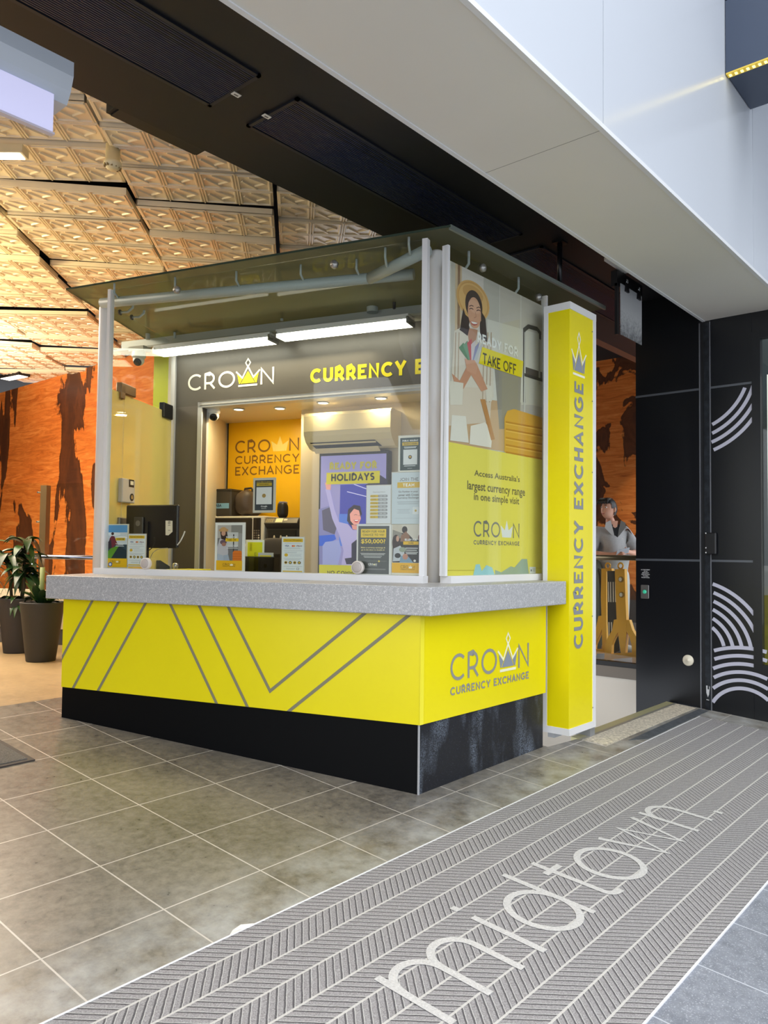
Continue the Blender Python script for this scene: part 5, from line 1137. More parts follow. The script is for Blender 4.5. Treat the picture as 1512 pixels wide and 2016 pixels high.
# ------------------------------------------------------------------ round through-glass speakers
def speaker(x, y, r, label):
    f = KF(4.236); u, v = f.px(x, y); q = f.P(u, v)
    t = thing('intercom_speaker', q, label, 'speaker', 'round speakers on the front glass')
    fr_ = Frame(q, f.ex, f.ey, f.ez); mb = MB(); mb.lathe(fr_, [(r * .9, -.002), (r, .004), (r, .022), (r * .94, .03), (r * .80, .033), (r * .78, .030)], mat('speaker_white', (216, 208, 200), rough=.35), 32); mb.build('rim', None, t)
    mb = MB(); mb.lathe(fr_, [(r * .78, .028), (r * .74, .034), (r * .6, .036), (.0, .037)], mat('speaker_grille', (186, 176, 170), rough=.5, noise=.06, nscale=300), 32); mb.build('grille', None, t)
    mb = MB(); p0 = fr_.P(0, -r, .012); zz = ZS + .001; mb.tube([p0, p0 + Vector((0, 0, -.01)), Vector((p0.x, p0.y, ZT1 + .004)), Vector((p0.x, p0.y, ZT1 + .004)) - NK * .02], .0022, mat('white_cable', (232, 230, 226), rough=.4), 8); mb.build('cable', None, t)
speaker(290.5, 1109.5, .040, 'round white speaker on the glass in front of the monitor')
speaker(706.5, 1117, .040, 'round white speaker on the glass in front of the television')
# ------------------------------------------------------------------ counter clutter
DM = NK.dot(lg.P(*lg.px(246, 1040))) - .06; print('monitor depth', DM)
f = KF(DM)
a, b_ = f.px(247, 1036), f.px(349, 1036); tp = f.px(298, 994)[1]; bt = f.px(298, 1079)[1]
t = thing('monitor', f.P((a[0] + b_[0]) / 2, ZT1, -.05), 'black flat monitor seen from behind at the left of the counter', 'monitor')
mb = MB(); mb.bbox(f, a[0], b_[0], bt, tp, -.03, 0, mat('monitor_back', (34, 31, 28), rough=.35), .008); bk = mb.build('screen', None, t)
def mz(x, y): return f.px(190 + x / 8.4, 960 + y / 8.4)
mb = MB(); p, q = mz(640, 770), mz(795, 487); mb.bbox(f, p[0], q[0], p[1], q[1], 0.0, .02, mat('mount_plate', (66, 63, 58), rough=.4), .004); mb.build('mount_plate', None, t)
mb = MB(); c0 = mz(715, 592); mb.lathe(Frame(f.P(c0[0], c0[1], .0205), f.ex, f.ey, f.ez), [(.022, 0), (.022, .001), (.018, .0012), (.017, .0005)], mat('badge_ring', (110, 106, 100), rough=.4), 24); mb.build('badge', None, bk)
mb = MB(); mb.poly(f, [mz(*k) for k in ((1143, 785), (1190, 790), (1258, 730), (1258, 548), (1143, 545))], .001, flat((236, 228, 208))); c0 = mz(1205, 580); mb.ell(f, c0[0], c0[1], .012, .012, .0016, flat((60, 58, 54)), 18); mb.ell(f, c0[0], c0[1], .009, .009, .002, flat((236, 228, 208)), 18); mb.ell(f, c0[0], c0[1], .004, .005, .0024, flat((50, 50, 48)), 10)
for y in (630, 710): p = mz(1185, y); mb.obox(f, p[0], p[0] + .022, p[1], p[1] + .004, .001, .0018, flat((130, 126, 118)))
mb.build('sticker', None, bk, 'white sticker')
mb = MB(); p, q = mz(828, 950), mz(880, 560); mb.obox(f, p[0], q[0], ZT1, q[1], .0, .02, M_DK); mb.bbox(f, p[0] - .09, q[0] + .09, ZT1, ZT1 + .012, -.10, .08, M_DK, .004); mb.build('stand', None, t)
def cable(nm, pts, r, m_, label, D):
    mb = MB(); P = [onK(x, y, d) for x, y, d in pts]; Q = []
    for i in range(len(P) - 1):
        p0, p1, p2, p3 = P[max(i - 1, 0)], P[i], P[i + 1], P[min(i + 2, len(P) - 1)]
        for k in range(5):
            t_ = k / 5; Q.append(.5 * (2 * p1 + (p2 - p0) * t_ + (2 * p0 - 5 * p1 + 4 * p2 - p3) * t_ ** 2 + (3 * p1 - p0 - 3 * p2 + p3) * t_ ** 3))
    Q.append(P[-1]); mb.tube(Q, r, m_, 8); return tag(mb.build(nm, origin=P[-1]), label, 'cable')
cable('desk_cable', [(349, 1073, DM), (354, 1067, DM), (360, 1056, DM), (364, 1046, DM)], .005, mat('white_cable', (232, 230, 226)), 'short white cable sticking up right of the monitor', 0)
cable('desk_cable', [(330, 1079, DM), (312, 1081, DM - .02), (300, 1090, DM - .05), (295, 1106, 4.42), (296, 1122, 4.40)], .003, mat('pale_cable', (176, 172, 150)), 'thin pale cable hanging from the monitor to the counter', 0)
cable('desk_cable', [(304, 1058, DM - .02), (304, 1068, DM - .04), (298, 1080, DM - .05), (285, 1090, DM - .08), (280, 1116, 4.40)], .0035, M_DK, 'dark cable curving down from the monitor behind the notice', 0)
t0 = onZ(312, 1122, ZT1)
t = thing('payment_terminal', t0, 'dark grey card terminal on the counter right of the left speaker', 'card terminal')
fr_ = Frame(t0, KR, NK, Z); sf = Frame(t0, NK, Z, KR)
mb = MB(); mb.prism(sf, [(-.05, 0), (.09, 0), (.09, .03), (-.04, .085), (-.05, .08)], -.05, .05, mat('terminal_grey', (74, 78, 82), rough=.4)); mb.build('body', None, t)
mb = MB(); mb.bbox(fr_, -.07, .075, -.07, .10, 0, .008, M_DK, .003); mb.build('base', None, t)
t0 = onZ(345, 1124, ZT1); mb = MB(); mb.lathe(Frame(t0, (1, 0, 0), (0, 1, 0), Z), [(.02, 0), (.02, .02), (.026, .04), (.022, .06), (.01, .068), (0, .07)], M_STEEL, 18)
tag(mb.build('desk_bell', origin=t0), 'small steel knob on the counter beside the yellow folder', 'bell')
fd = KF(5.1); p, q = fd.px(346, 1125), fd.px(392, 1125)
mb = MB(); mb.bbox(Frame(fd.P(p[0], ZT1), KR, NK, Z), 0, q[0] - p[0], -.12, .16, 0, .022, mat('folder_yellow', (226, 218, 40), rough=.4), .003); tag(mb.build('folder', origin=fd.P(p[0], ZT1)), 'flat yellow folder lying on the counter near the grey wall', 'folder')
# brochure tray
fb = KF(4.34); zt = lambda x, y: fb.px(400 + x / 6.3, 940 + y / 6.3)
a, b_ = zt(522, 1180), zt(880, 990)
t = thing('brochure_tray', fb.P((a[0] + b_[0]) / 2, ZT1), 'smoky acrylic brochure tray behind the centre of the front glass', 'tray')
mb = MB(); SM = glass('smoky_acrylic', (176, 174, 166), 1.0); mb.obox(fb, a[0], b_[0], ZT1, b_[1], .0, .003, SM); mb.build('front', None, t)
mb = MB(); mb.obox(fb, a[0], b_[0], b_[1] - .002, b_[1] + .003, -.002, .005, M_DK); mb.obox(fb, a[0], b_[0], ZT1, ZT1 + .006, -.07, .003, M_DK); mb.obox(fb, a[0], a[0] + .003, ZT1, b_[1], -.07, .003, SM); mb.obox(fb, b_[0] - .003, b_[0], ZT1, b_[1], -.07, .003, SM); mb.obox(fb, a[0], b_[0], ZT1, b_[1] + .02, -.073, -.07, SM); mb.build('frame', None, t)
s = Sheet(4.375, 484, 1064, 518, 1131, 'brochure', 'tall lime green brochure leaning in the smoky tray', None, flat((228, 228, 206)), .012, cat='brochure')
s.rect(.0, 0, 1, 1, (228, 228, 206)); s.rect(.09, .05, .95, 1, (210, 208, 24), 2); s.rect(.2, .06, .36, .32, (196, 192, 20), 3)
f_ = s.f; va2 = Frame(f_.o, f_.ey, -f_.ex, f_.ez); p = s.X(.62, .97); words(s.mb, va2, '0 TRAVEL WALLETS', p[1], -p[0], s.h * .62, .016, .0025, flat((130, 128, 30)), True); p = s.X(.34, .30); caps(s.mb, va2, 'CROWN', p[1], -p[0], s.h * .2, .012, .14, .0025, flat((120, 118, 30)), .14); s.done()
s = Sheet(4.36, 508.5, 1089, 536.5, 1131, 'card', 'grey card with yellow band in the right of the smoky tray', None, flat((196, 192, 176)), .008, cat='card')
s.rect(0, 0, 1, 1, (190, 188, 178)); s.rect(.1, .10, .9, .22, (226, 206, 60), 2); s.rect(.15, .32, .85, .86, (206, 204, 198), 2); s.el(.5, .6, .12, .09, (170, 150, 90), 4); s.done()
# ------------------------------------------------------------------ alcove contents
fa_ = KF(5.86); b0, b1 = fa_.px(597, 840)[0], fa_.px(768, 840)[0]; at, ab = fa_.px(600, 813)[1], fa_.px(600, 884)[1]
t = thing('air_conditioner', ka.P((b0 + b1) / 2, ab), 'cream wall-mounted split air conditioner under the alcove ceiling', 'air conditioner')
H_ = at - ab; sfr = lambda u: Frame(ka.P(u, ab), -NK, Z, KR)
prof = [(0, 0.05), (.06, .0), (.12, .012), (.19, .06), (.225, .11), (.235, .15), (.235, H_ - .03), (.225, H_ - .008), (.20, H_), (0, H_)]
mb = MB(); n = len(prof); V = [sfr(u).P(p[0], p[1]) for u in (b0, b1) for p in prof]
mb.raw(V, [tuple(range(n))[::-1], tuple(range(n, 2 * n))] + [(i, (i + 1) % n, n + (i + 1) % n, n + i) for i in range(n)], mat('ac_cream', (236, 222, 180), rough=.3)); mb.build('body', None, t)
mb = MB(); q = sfr(b0); W_ac = b1 - b0
fo = Frame(ka.P(b0, ab), KR, Z, -NK)
mb.raw([fo.P(.04, .058, .192), fo.P(W_ac - .16, .058, .192), fo.P(W_ac - .12, .012, .126), fo.P(.07, .012, .126)], [(0, 1, 2, 3)], mat('ac_slot', (44, 40, 36), rough=.6)); mb.build('outlet_slot', None, t)
mb = MB(); mb.obox(Frame(fo.P(.06, -.012, .14), KR, (Z * .5 - NK * .86).normalized(), (Z * .86 + NK * .5)), 0, W_ac - .2, -.03, .035, -.003, .003, mat('ac_cream', (236, 222, 180))); mb.build('louvre', None, t)
mb = MB(); mb.obox(Frame(fo.P(.05, .042, .19), KR, (Z * .6 - NK * .8).normalized(), (Z * .8 + NK * .6)), 0, W_ac - .2, -.008, .006, -.003, .003, mat('ac_cream', (236, 222, 180))); mb.build('louvre', None, t)
mb = MB(); mb.strip(fo, [(.03, .15), (W_ac - .03, .15)], .003, .2355, mat('ac_seam', (190, 174, 130), rough=.5)); mb.build('seam_line', None, t)
ft = KF(6.02); a, b_ = ft.px(628.5, 900)[0], ft.px(765.5, 900)[0]; tt = ft.px(697, 889)[1]; bb = 1.305
t = thing('display_screen', ft.P((a + b_) / 2, bb), 'tall lit advertising screen of a cheering woman under the air conditioner', 'screen')
mb = MB(); mb.bbox(ft, a, b_, bb - .02, tt, -.07, 0, M_DK, .005); mb.build('bezel', None, t)
def zz(x, y): return ft.px(560 + x / 4.447, 760 + y / 4.447)
mb = MB(); EM = .42
def S_(pts, c, l): mb.poly(ft, [zz(*p) for p in pts], .0008 * l + .001, flat(c, EM))
i0, i1 = a + .018, b_ - .022; it = tt - .028; ib = bb
mb.poly(ft, [(i0, ib), (i1, ib), (i1, it), (i0, it)], .001, flat((150, 146, 206), EM))
S_([(490, 865), (900, 850), (900, 1200), (480, 1300)], (62, 66, 176), 1); S_([(300, 1080), (420, 1040), (440, 1560), (305, 1560)], (124, 126, 186), 1); S_([(840, 780), (900, 820), (900, 870), (700, 875)], (48, 44, 70), 2)
for p in ((550, 925, 890, 1010), (610, 860, 880, 960)): mb.strip(ft, [zz(p[0], p[1]), zz(p[2], p[3])], .007, .004, flat((206, 206, 246), EM))
S_([(480, 1120), (560, 1120), (560, 1400), (480, 1400)], (80, 120, 220), 2); S_([(330, 1090), (400, 1060), (470, 1200), (440, 1300), (340, 1260)], (88, 84, 112), 2); S_([(305, 1310), (440, 1300), (455, 1340), (340, 1400), (305, 1400)], (40, 90, 214), 3)
S_([(335, 1400), (360, 1365), (480, 1350), (500, 1440), (470, 1570), (335, 1570)], (150, 160, 222), 3)
S_([(360, 900), (400, 900), (440, 1080), (480, 1190), (560, 1210), (600, 1260), (640, 1260), (640, 1570), (500, 1570), (520, 1440), (480, 1300), (420, 1160)], (176, 170, 226), 4); S_([(358, 850), (385, 830), (412, 850), (405, 910), (370, 905)], (226, 160, 150), 5)
S_([(550, 1180), (560, 1080), (610, 1040), (665, 1050), (680, 1120), (640, 1200), (600, 1240)], (44, 30, 46), 5); S_([(575, 1120), (612, 1075), (655, 1090), (672, 1160), (650, 1215), (610, 1215), (580, 1180)], (234, 164, 156), 6)
mb.strip(ft, [zz(612, 1130), zz(630, 1124), zz(642, 1132)], .003, .0075, flat((70, 40, 50), EM)); mb.strip(ft, [zz(652, 1138), zz(662, 1132)], .003, .0075, flat((70, 40, 50), EM)); S_([(608, 1170), (662, 1168), (640, 1195), (620, 1192)], (196, 60, 70), 7.5); S_([(614, 1173), (656, 1172), (640, 1183), (622, 1182)], (250, 244, 244), 8.3)
S_([(590, 1215), (640, 1220), (640, 1260), (600, 1255)], (220, 150, 144), 5.5); S_([(590, 1380), (640, 1340), (640, 1560), (590, 1560)], (36, 34, 60), 6); S_([(530, 1510), (600, 1500), (600, 1560), (545, 1560)], (50, 44, 70), 5)
S_([(372, 760), (838, 742), (836, 850), (368, 862)], (200, 190, 30), 6)
p, q = zz(398, 735), zz(812, 720); caps(mb, ft, 'READY FOR', p[0], p[1], q[0] - p[0], .062, .27, .007, flat((176, 168, 60), EM), .10)
p, q = zz(412, 835), zz(792, 830); caps(mb, ft, 'HOLIDAYS', p[0], p[1], q[0] - p[0], .064, .22, .0075, flat((44, 40, 44), EM * .3), .12)
mb.poly(ft, [(i0, ib - .0), (i1, ib), (i1, zz(600, 1570)[1]), (i0, zz(600, 1570)[1])], .0068, flat((196, 194, 30), EM))
p = zz(378, 1645); caps(mb, ft, 'NO COMMISSION', p[0], p[1], .41, .028, .19, .0078, flat((70, 68, 40), EM * .3), .13)
mb.build('picture', None, t)
# shelf cabinet, microwave, note counter, bags
fc = KF(6.13); c0, c1 = fc.px(413, 1080)[0], fc.px(588, 1080)[0]; ct_ = fc.px(450, 1076)[1]
t = thing('shelf_cabinet', fc.P((c0 + c1) / 2, .42), 'cream cabinet carrying the microwave and the note counter', 'cabinet')
fi = KF(6.48)
mb = MB(); mb.obox(fc, c0, c1, .42, ct_ - .02, -.33, -.02, mat('cabinet_cream', (222, 204, 166), rough=.45)); mb.build('carcass', None, t)
mb = MB(); mb.obox(fc, c0 - .01, c1, ct_ - .022, ct_, -.34, .01, mat('cabinet_top', (206, 186, 150), rough=.4)); mb.build('top', None, t)
for k in range(2):
    mb = MB(); uu0 = c0 + (c1 - c0) * k / 2 + .008; uu1 = c0 + (c1 - c0) * (k + 1) / 2 - .008; mb.bbox(fc, uu0, uu1, .5, ct_ - .15, -.02, -.002, mat('cabinet_cream', (222, 204, 166)), .004); d_ = mb.build('door', None, t)
    mb = MB(); mb.bbox(fc, uu0, uu1, ct_ - .142, ct_ - .03, -.02, -.002, mat('cabinet_cream', (222, 204, 166)), .004); d2 = mb.build('drawer', None, t)
    mb = MB(); mb.obox(fc, (uu0 + uu1) / 2 - .05, (uu0 + uu1) / 2 + .05, ct_ - .09, ct_ - .08, -.002, .012, M_DK); mb.build('handle', None, d2)
m0, m1 = fc.px(416.5, 1045)[0], fc.px(520, 1045)[0]; mt_ = fc.px(470, 1016)[1]
t = thing('microwave', fc.P((m0 + m1) / 2, ct_), 'white framed microwave oven on the cream cabinet', 'microwave')
mb = MB(); mb.bbox(fc, m0, m1, ct_, mt_, -.31, 0, mat('microwave_white', (236, 226, 206), rough=.35), .006); mb.build('body', None, t)
mb = MB(); W_m = m1 - m0; H_m = mt_ - ct_; mb.bbox(fc, m0 + .02, m0 + W_m * .78, ct_ + .03, mt_ - .018, 0, .006, mat('microwave_black', (34, 28, 26), rough=.12), .01); mb.build('door', None, t)
mb = MB(); mb.bbox(fc, m0 + W_m * .80, m1 - .035, ct_ + .03, mt_ - .018, 0, .005, mat('microwave_black', (34, 28, 26)), .004)
for i in range(3):
    for j in range(5): mb.obox(fc, m0 + W_m * (.815 + .04 * i), m0 + W_m * (.842 + .04 * i), ct_ + .055 + .022 * j, ct_ + .069 + .022 * j, .005, .007, flat((110, 100, 90) if i < 2 or j > 2 else (220, 210, 190)))
mb.obox(fc, m0 + W_m * .82, m1 - .045, ct_ + .045, ct_ + .052, .005, .007, flat((226, 214, 190))); mb.build('control_panel', None, t)
n0, n1 = fc.px(523, 1045)[0], fc.px(588, 1045)[0]; nt_ = fc.px(555, 1019)[1]
t = thing('note_counter', fc.P((n0 + n1) / 2, ct_), 'dark grey banknote counting machine right of the microwave', 'banknote counter')
sf = Frame(fc.P(n0, ct_), -NK, Z, KR); Hn = nt_ - ct_; Wn = n1 - n0
mb = MB(); pr = [(-.26, 0), (.02, 0), (.04, .03), (.0, .06), (-.02, Hn * .62), (.03, Hn * .80), (-.01, Hn), (-.2, Hn), (-.26, Hn * .8)]
mb.prism(sf, pr, 0, Wn, mat('counter_grey', (62, 58, 54), rough=.45)); mb.build('body', None, t)
pf = Frame(sf.P(.03, Hn * .80, 0), KR, (sf.ex * -.04 + Z * Hn * .2).normalized(), Vector((0, 0, 0)) + (sf.ex * Hn * .2 + Z * .04).normalized())
mb = MB(); mb.obox(pf, .005, Wn - .005, .004, Hn * .2, 0, .003, mat('panel_grey', (116, 108, 92), rough=.4))
for i in range(4):
    for j in range(3): mb.obox(pf, .015 + .02 * i, .028 + .02 * i, .012 + .015 * j, .021 + .015 * j, .003, .006, flat((176, 160, 120)))
mb.obox(pf, .115, .19, .010, .055, .003, .005, flat((226, 216, 160), .3)); mb.obox(pf, .2, .235, .03, .05, .003, .005, flat((232, 220, 190))); mb.build('keypad_panel', None, t)
mb = MB(); mb.obox(fc, n0 + .03, n1 - .03, ct_ + .06, ct_ + Hn * .58, .0, .004, M_DK); mb.build('stacker', None, t)
for x in (.3, .5, .68):
    mb = MB(); q = fc.P(n0 + Wn * x, ct_ + Hn * .26, .02); mb.ball(q, .011, .011, .038, mat('stacker_wheel', (206, 190, 160), rough=.5), 10, 8); mb.build('guide', None, t)
mb = MB(); mb.obox(fc, n1 - .055, n1 - .02, nt_, nt_ + .05, -.15, -.13, M_DK); mb.build('hopper_plate', None, t)
# bags above the microwave
t = thing('storage_box', fc.P(fc.px(434, 1016)[0], mt_), 'dark box with blue label on top of the microwave', 'box')
q0, q1 = fc.px(417, 990)[0], fc.px(452, 990)[0]; h0 = fc.px(434, 963)[1]
mb = MB(); mb.bbox(fc, q0, q1, mt_, h0, -.26, -.02, mat('box_dark', (64, 58, 50), rough=.6), .012); mb.build('body', None, t)
mb = MB(); mb.bbox(fc, q0 - .004, q1 + .004, h0 - .02, h0 + .004, -.265, -.015, mat('lid_dark', (50, 46, 40), rough=.5), .006); mb.build('lid', None, t)
mb = MB(); mb.obox(fc, q0 + .004, q1 - .02, mt_ + .075, mt_ + .125, -.02, -.018, flat((136, 186, 216))); words(mb, fc, 'ABA', q0 + .03, mt_ + .09, .07, .028, -.0165, flat((40, 50, 70)), True); mb.build('label_card', None, t)
def lump(seed, amp):
    r = random.Random(seed); k = [(r.uniform(2, 6), r.uniform(0, 6), r.uniform(2, 6), r.uniform(0, 6)) for _ in range(4)]
    def fn(p):
        a = math.atan2(p.y, p.x); s_ = 1 + amp * sum(math.sin(q[0] * a + q[1]) * math.cos(q[2] * p.z + q[3]) for q in k)
        pw = lambda v: math.copysign(abs(v) ** .7, v)
        return Vector((pw(p.x), pw(p.y), pw(p.z))) * s_
    return fn
q0, q1 = fc.px(450, 990)[0], fc.px(500, 990)[0]; h0 = fc.px(480, 961)[1]
t = thing('bag', fc.P((q0 + q1) / 2, mt_), 'crumpled dark brown bag on top of the microwave beside the box', 'bag')
mb = MB(); mb.ball(fc.P((q0 + q1) / 2, (mt_ + h0) / 2, -.14), (q1 - q0) / 2 * .95, .10, (h0 - mt_) / 2 * .92, mat('bag_brown', (78, 66, 56), rough=.5, bump=1, bscale=14), 26, 18, lump(3, .035)); mb.build('body', None, t)
mb = MB(); c_ = fc.P((q0 + q1) / 2, h0 - .03, -.12); mb.tube([c_ - KR * .05, c_ - KR * .04 + Z * .035, c_ + KR * .03 + Z * .04, c_ + KR * .06], .010, mat('strap_dark', (44, 38, 34), rough=.6), 8); mb.build('strap', None, t)
q0 = fc.px(547, 1000)[0]; hb = nt_
t = thing('bag', fc.P(q0, hb), 'small black pouch on top of the note counter by the yellow wall', 'bag')
mb = MB(); mb.ball(fc.P(q0 - .02, hb + .075, -.12), .045, .05, .078, mat('pouch_black', (30, 26, 26), rough=.45), 18, 12, lump(8, .02)); mb.build('body', None, t)
mb = MB(); mb.bbox(fc, q0 - .05, q0 + .01, hb + .13, hb + .155, -.16, -.09, mat('pouch_flap', (120, 118, 150), rough=.5), .006); mb.build('flap', None, t)
# office chair behind the counter
ch = KF(5.25); cu = ch.px(540, 1090); base_z = zin(3.9, 4.6)
t = thing('office_chair', ch.P(cu[0], base_z - .02), 'dark office chair with rounded back in front of the note counter', 'chair')
mb = MB(); mb.ball(ch.P(cu[0], 1.38, -.02), .20, .06, .22, mat('chair_fabric', (72, 62, 50), rough=.8), 22, 14, lambda p: Vector((math.copysign(abs(p.x) ** .6, p.x), p.y, math.copysign(abs(p.z) ** .6, p.z)))); mb.build('backrest', None, t)
mb = MB(); mb.ball(ch.P(cu[0], base_z + .5, -.02) - NK * .22, .24, .24, .05, mat('chair_fabric', (72, 62, 50)), 22, 10); mb.build('seat', None, t)
mb = MB(); sc0 = ch.P(cu[0], base_z + .48, -.02) - NK * .22; mb.tube([sc0, sc0 - Z * .42], .025, M_DK); mb.build('column', None, t)
mb = MB(); mb.tube([sc0 + NK * .1 + Z * .0, sc0 + NK * .24 + Z * .02, ch.P(cu[0], 1.2, -.06)], .018, M_DK); mb.build('back_arm', None, t)
for k in range(5):
    a_ = 2 * PI * k / 5; d = Vector((math.cos(a_), math.sin(a_), 0)); mb = MB(); mb.tube([sc0 - Z * .40, sc0 - Z * .44 + d * .25], .018, M_DK, 8); mb.ball(sc0 - Z * .47 + d * .26, .025, .025, .028, M_DK, 10, 8); mb.build('leg', None, t)
# dome cameras
def dome(q, label, s=1.0, yaw=0.0):
    t = thing('security_camera', q, label, 'security camera', 'white dome cameras of the kiosk')
    fr_ = Frame(q, (1, 0, 0), (0, -1, 0), (0, 0, -1)); MW = mat('camera_white', (228, 226, 220), rough=.3)
    mb = MB(); mb.lathe(fr_, [(.058 * s, 0), (.060 * s, .02 * s), (.062 * s, .04 * s), (.058 * s, .055 * s), (.03 * s, .06 * s)], MW, 28); mb.build('base', None, t)
    mb = MB(); c_ = Vector(q) - Z * .075 * s; mb.ball(c_, .050 * s, .050 * s, .050 * s, MW, 24, 16); b2 = mb.build('ball', None, t)
    d = (Vector((-.55, -.45, -.55)) + KR * yaw).normalized(); ex_ = d.cross(Z).normalized(); fl = Frame(c_ + d * .030 * s, ex_, d.cross(ex_), d)
    mb = MB(); mb.lathe(fl, [(.036 * s, .004 * s), (.036 * s, .014 * s), (.030 * s, .020 * s), (.016 * s, .023 * s), (0, .024 * s)], mat('lens_black', (20, 18, 18), rough=.1), 22); mb.build('lens', None, b2)
q = onK(273.5, 693, 5.44); dome(q, 'white dome camera hanging under the left end of the kiosk header', 1.0)
mb = MB(); mb.obox(KF(5.44), q.dot(KR) - .075, q.dot(KR) + .09, q.z, 3.31, -.05, .05, mat('header_tray', (166, 164, 150))); mb.build('camera_mount', None, kiosk)
q = onK(421, 798, 5.72); q.z = ZH; dome(q, 'white dome camera in the upper left corner of the alcove opening', .95, .2)
# ------------------------------------------------------------------ planters and balustrade at the left
def atd(x, y, d): return CAM + ray(x, y) * d
def strap(mb, base, dirv, length, width, rise, droop, m_, n=9, twist=0.0):
    d = Vector((dirv[0], dirv[1], 0)).normalized(); s = Vector((-d.y, d.x, 0)); L = []; 
    for i in range(n + 1):
        t_ = i / n; c_ = Vector(base) + d * length * (t_ * (1 - .18 * t_)) + Z * (rise * t_ - droop * t_ * t_ * 1.0)
        w_ = width * (.35 + 1.3 * math.sin(PI * min(1, t_ * .92 + .05)) ** .8) * (1 - t_ ** 4) * .5 + .001
        sd = (s * math.cos(twist * t_) + Z * math.sin(twist * t_))
        L.append((c_ - sd * w_ + Z * w_ * .35, c_, c_ + sd * w_ + Z * w_ * .35))
    V = [p for r in L for p in r]
    F = []
    for i in range(n):
        for k in range(2): F.append((i * 3 + k, i * 3 + k + 1, (i + 1) * 3 + k + 1, (i + 1) * 3 + k))
    mb.raw(V, F, m_, True)
M_LF = mat('leaf_green', (46, 78, 34), rough=.32, noise=.25, nscale=9); M_LF2 = mat('leaf_dark', (30, 56, 30), rough=.3, noise=.3, nscale=7); M_SOIL = mat('soil', (34, 26, 20), rough=.95, bump=1, bscale=60)
POT = [(.128, 0), (.132, .008), (.196, .535), (.200, .55), (.196, .556), (.186, .55), (.180, .50)]
def planter(p, rgb, label, kind, seed, s=1.0):
    r = random.Random(seed); t = thing('potted_plant', p, label, 'plant', 'potted plants by the glass balustrade')
    fr_ = Frame(p, (s, 0, 0), (0, s, 0), (0, 0, s)); mb = MB(); mb.lathe(fr_, POT, mat('pot_%d' % rgb[0], rgb, rough=.6, noise=.05, nscale=40, bump=.15, bscale=300), 40); mb.build('pot', None, t)
    mb = MB(); mb.ell(fr_, 0, 0, .184, .184, .51, M_SOIL, 30); mb.build('soil', None, t)
    top = Vector(p) + Z * .51 * s
    if kind == 0:
        mb = MB()
        for k in range(26):
            a_ = r.uniform(0, 2 * PI); h = r.uniform(.5, 1.3); strap(mb, top + Vector((r.uniform(-.03, .03), r.uniform(-.03, .03), 0)), (math.cos(a_), math.sin(a_)), r.uniform(.18, .36), r.uniform(.038, .058), .20 * h + .05, r.uniform(.05, .26), M_LF if k % 3 else M_LF2, 9, r.uniform(-.4, .4))
        mb.build('foliage', None, t)
        mb = MB(); mb.tube([top + RT * .0 + Vector((.02, .05, -.02)), top + Vector((.03, .08, .20)), top + Vector((.03, .08, .37))], .022, mat('cane_pale', (138, 150, 96), rough=.6), 10); mb.build('stem', None, t)
    else:
        mb = MB(); tips = []
        for k, (ox_, oy_, h) in enumerate(((.03, .02, .62), (-.05, .04, .50), (.0, -.05, .34))):
            b_ = top + Vector((ox_, oy_, -.02)); e_ = top + Vector((ox_ * 2.2, oy_ * 2.2, h)); mb.tube([b_, b_.lerp(e_, .5) + Vector((.01, -.01, 0)), e_], .016, mat('cane_brown', (74, 66, 46), rough=.7), 8); tips.append((e_, b_, h))
        mb.build('stem', None, t); mb = MB()
        for e_, b_, h in tips:
            for k in range(22):
                a_ = r.uniform(0, 2 * PI); q = e_.lerp(b_, r.uniform(0, .30)); strap(mb, q, (math.cos(a_), math.sin(a_)), r.uniform(.20, .40), r.uniform(.04, .065), r.uniform(.06, .26), r.uniform(.12, .42), M_LF2 if k % 3 else M_LF, 9, r.uniform(-.5, .5))
        for k in range(16):
            a_ = r.uniform(0, 2 * PI); strap(mb, top, (math.cos(a_), math.sin(a_)), r.uniform(.2, .38), r.uniform(.04, .06), r.uniform(.1, .25), r.uniform(.12, .3), M_LF, 9, r.uniform(-.4, .4))
        mb.build('foliage', None, t)
pA = onZ(67, 1305, zin(3.4, 7.2)); pA.z = zin(pA.x, pA.y); pB = onZ(21, 1288, zin(3.4, 7.9)); pB.z = zin(pB.x, pB.y); pC_ = onZ(-75, 1284, zin(3.4, 8.3)); pC_.z = zin(pC_.x, pC_.y)
pA = pA + FW * .14; pA.z = zin(pA.x, pA.y)
planter(pA, (48, 46, 40), 'brown-grey tapered pot with low strap-leaved plant, nearest the kiosk', 0, 5)
planter(pB + FW * .14 - Z * (FW.z * .14), (46, 44, 46), 'dark grey pot with tall leafy cane plant behind the brown-grey pot', 1, 11)
planter(pC_ + FW * .14 - Z * (FW.z * .14), (44, 42, 46), 'dark pot with cane plant cut by the left edge of the photo', 1, 23)
# low wall with glass and rail behind the plants
w0, w1 = atd(-160, 1290, 9.0), atd(230, 1290, 8.3); w0.z = w1.z = 0
dW = (w1 - w0).normalized(); lw = Frame(w0, dW, Z, dW.cross(Z)); LWl = (w1 - w0).length; zb = zin(3.5, 8)
struct((lambda b: (b.obox(lw, 0, LWl, zb, zb + .18, -.08, 0, mat('skirting_grey', (84, 82, 84), rough=.5)), b.obox(lw, 0, LWl, zb + .18, zb + .60, -.09, .01, mat('low_wall_cream', (226, 212, 188), rough=.6)), b.build('wall_low'))[-1])(MB()))
zr_ = 1.40
t = thing('glass_balustrade', lw.P(LWl / 2, zb + .6), 'glass balustrade with polished handrail on the cream low wall behind the plants', 'balustrade')
mb = MB(); mb.obox(lw, .05, LWl - .02, zb + .60, 2.22, -.046, -.036, M_GLASS); mb.build('glass_panel', None, t)
up_ = lw.px(77, 1050)[0]
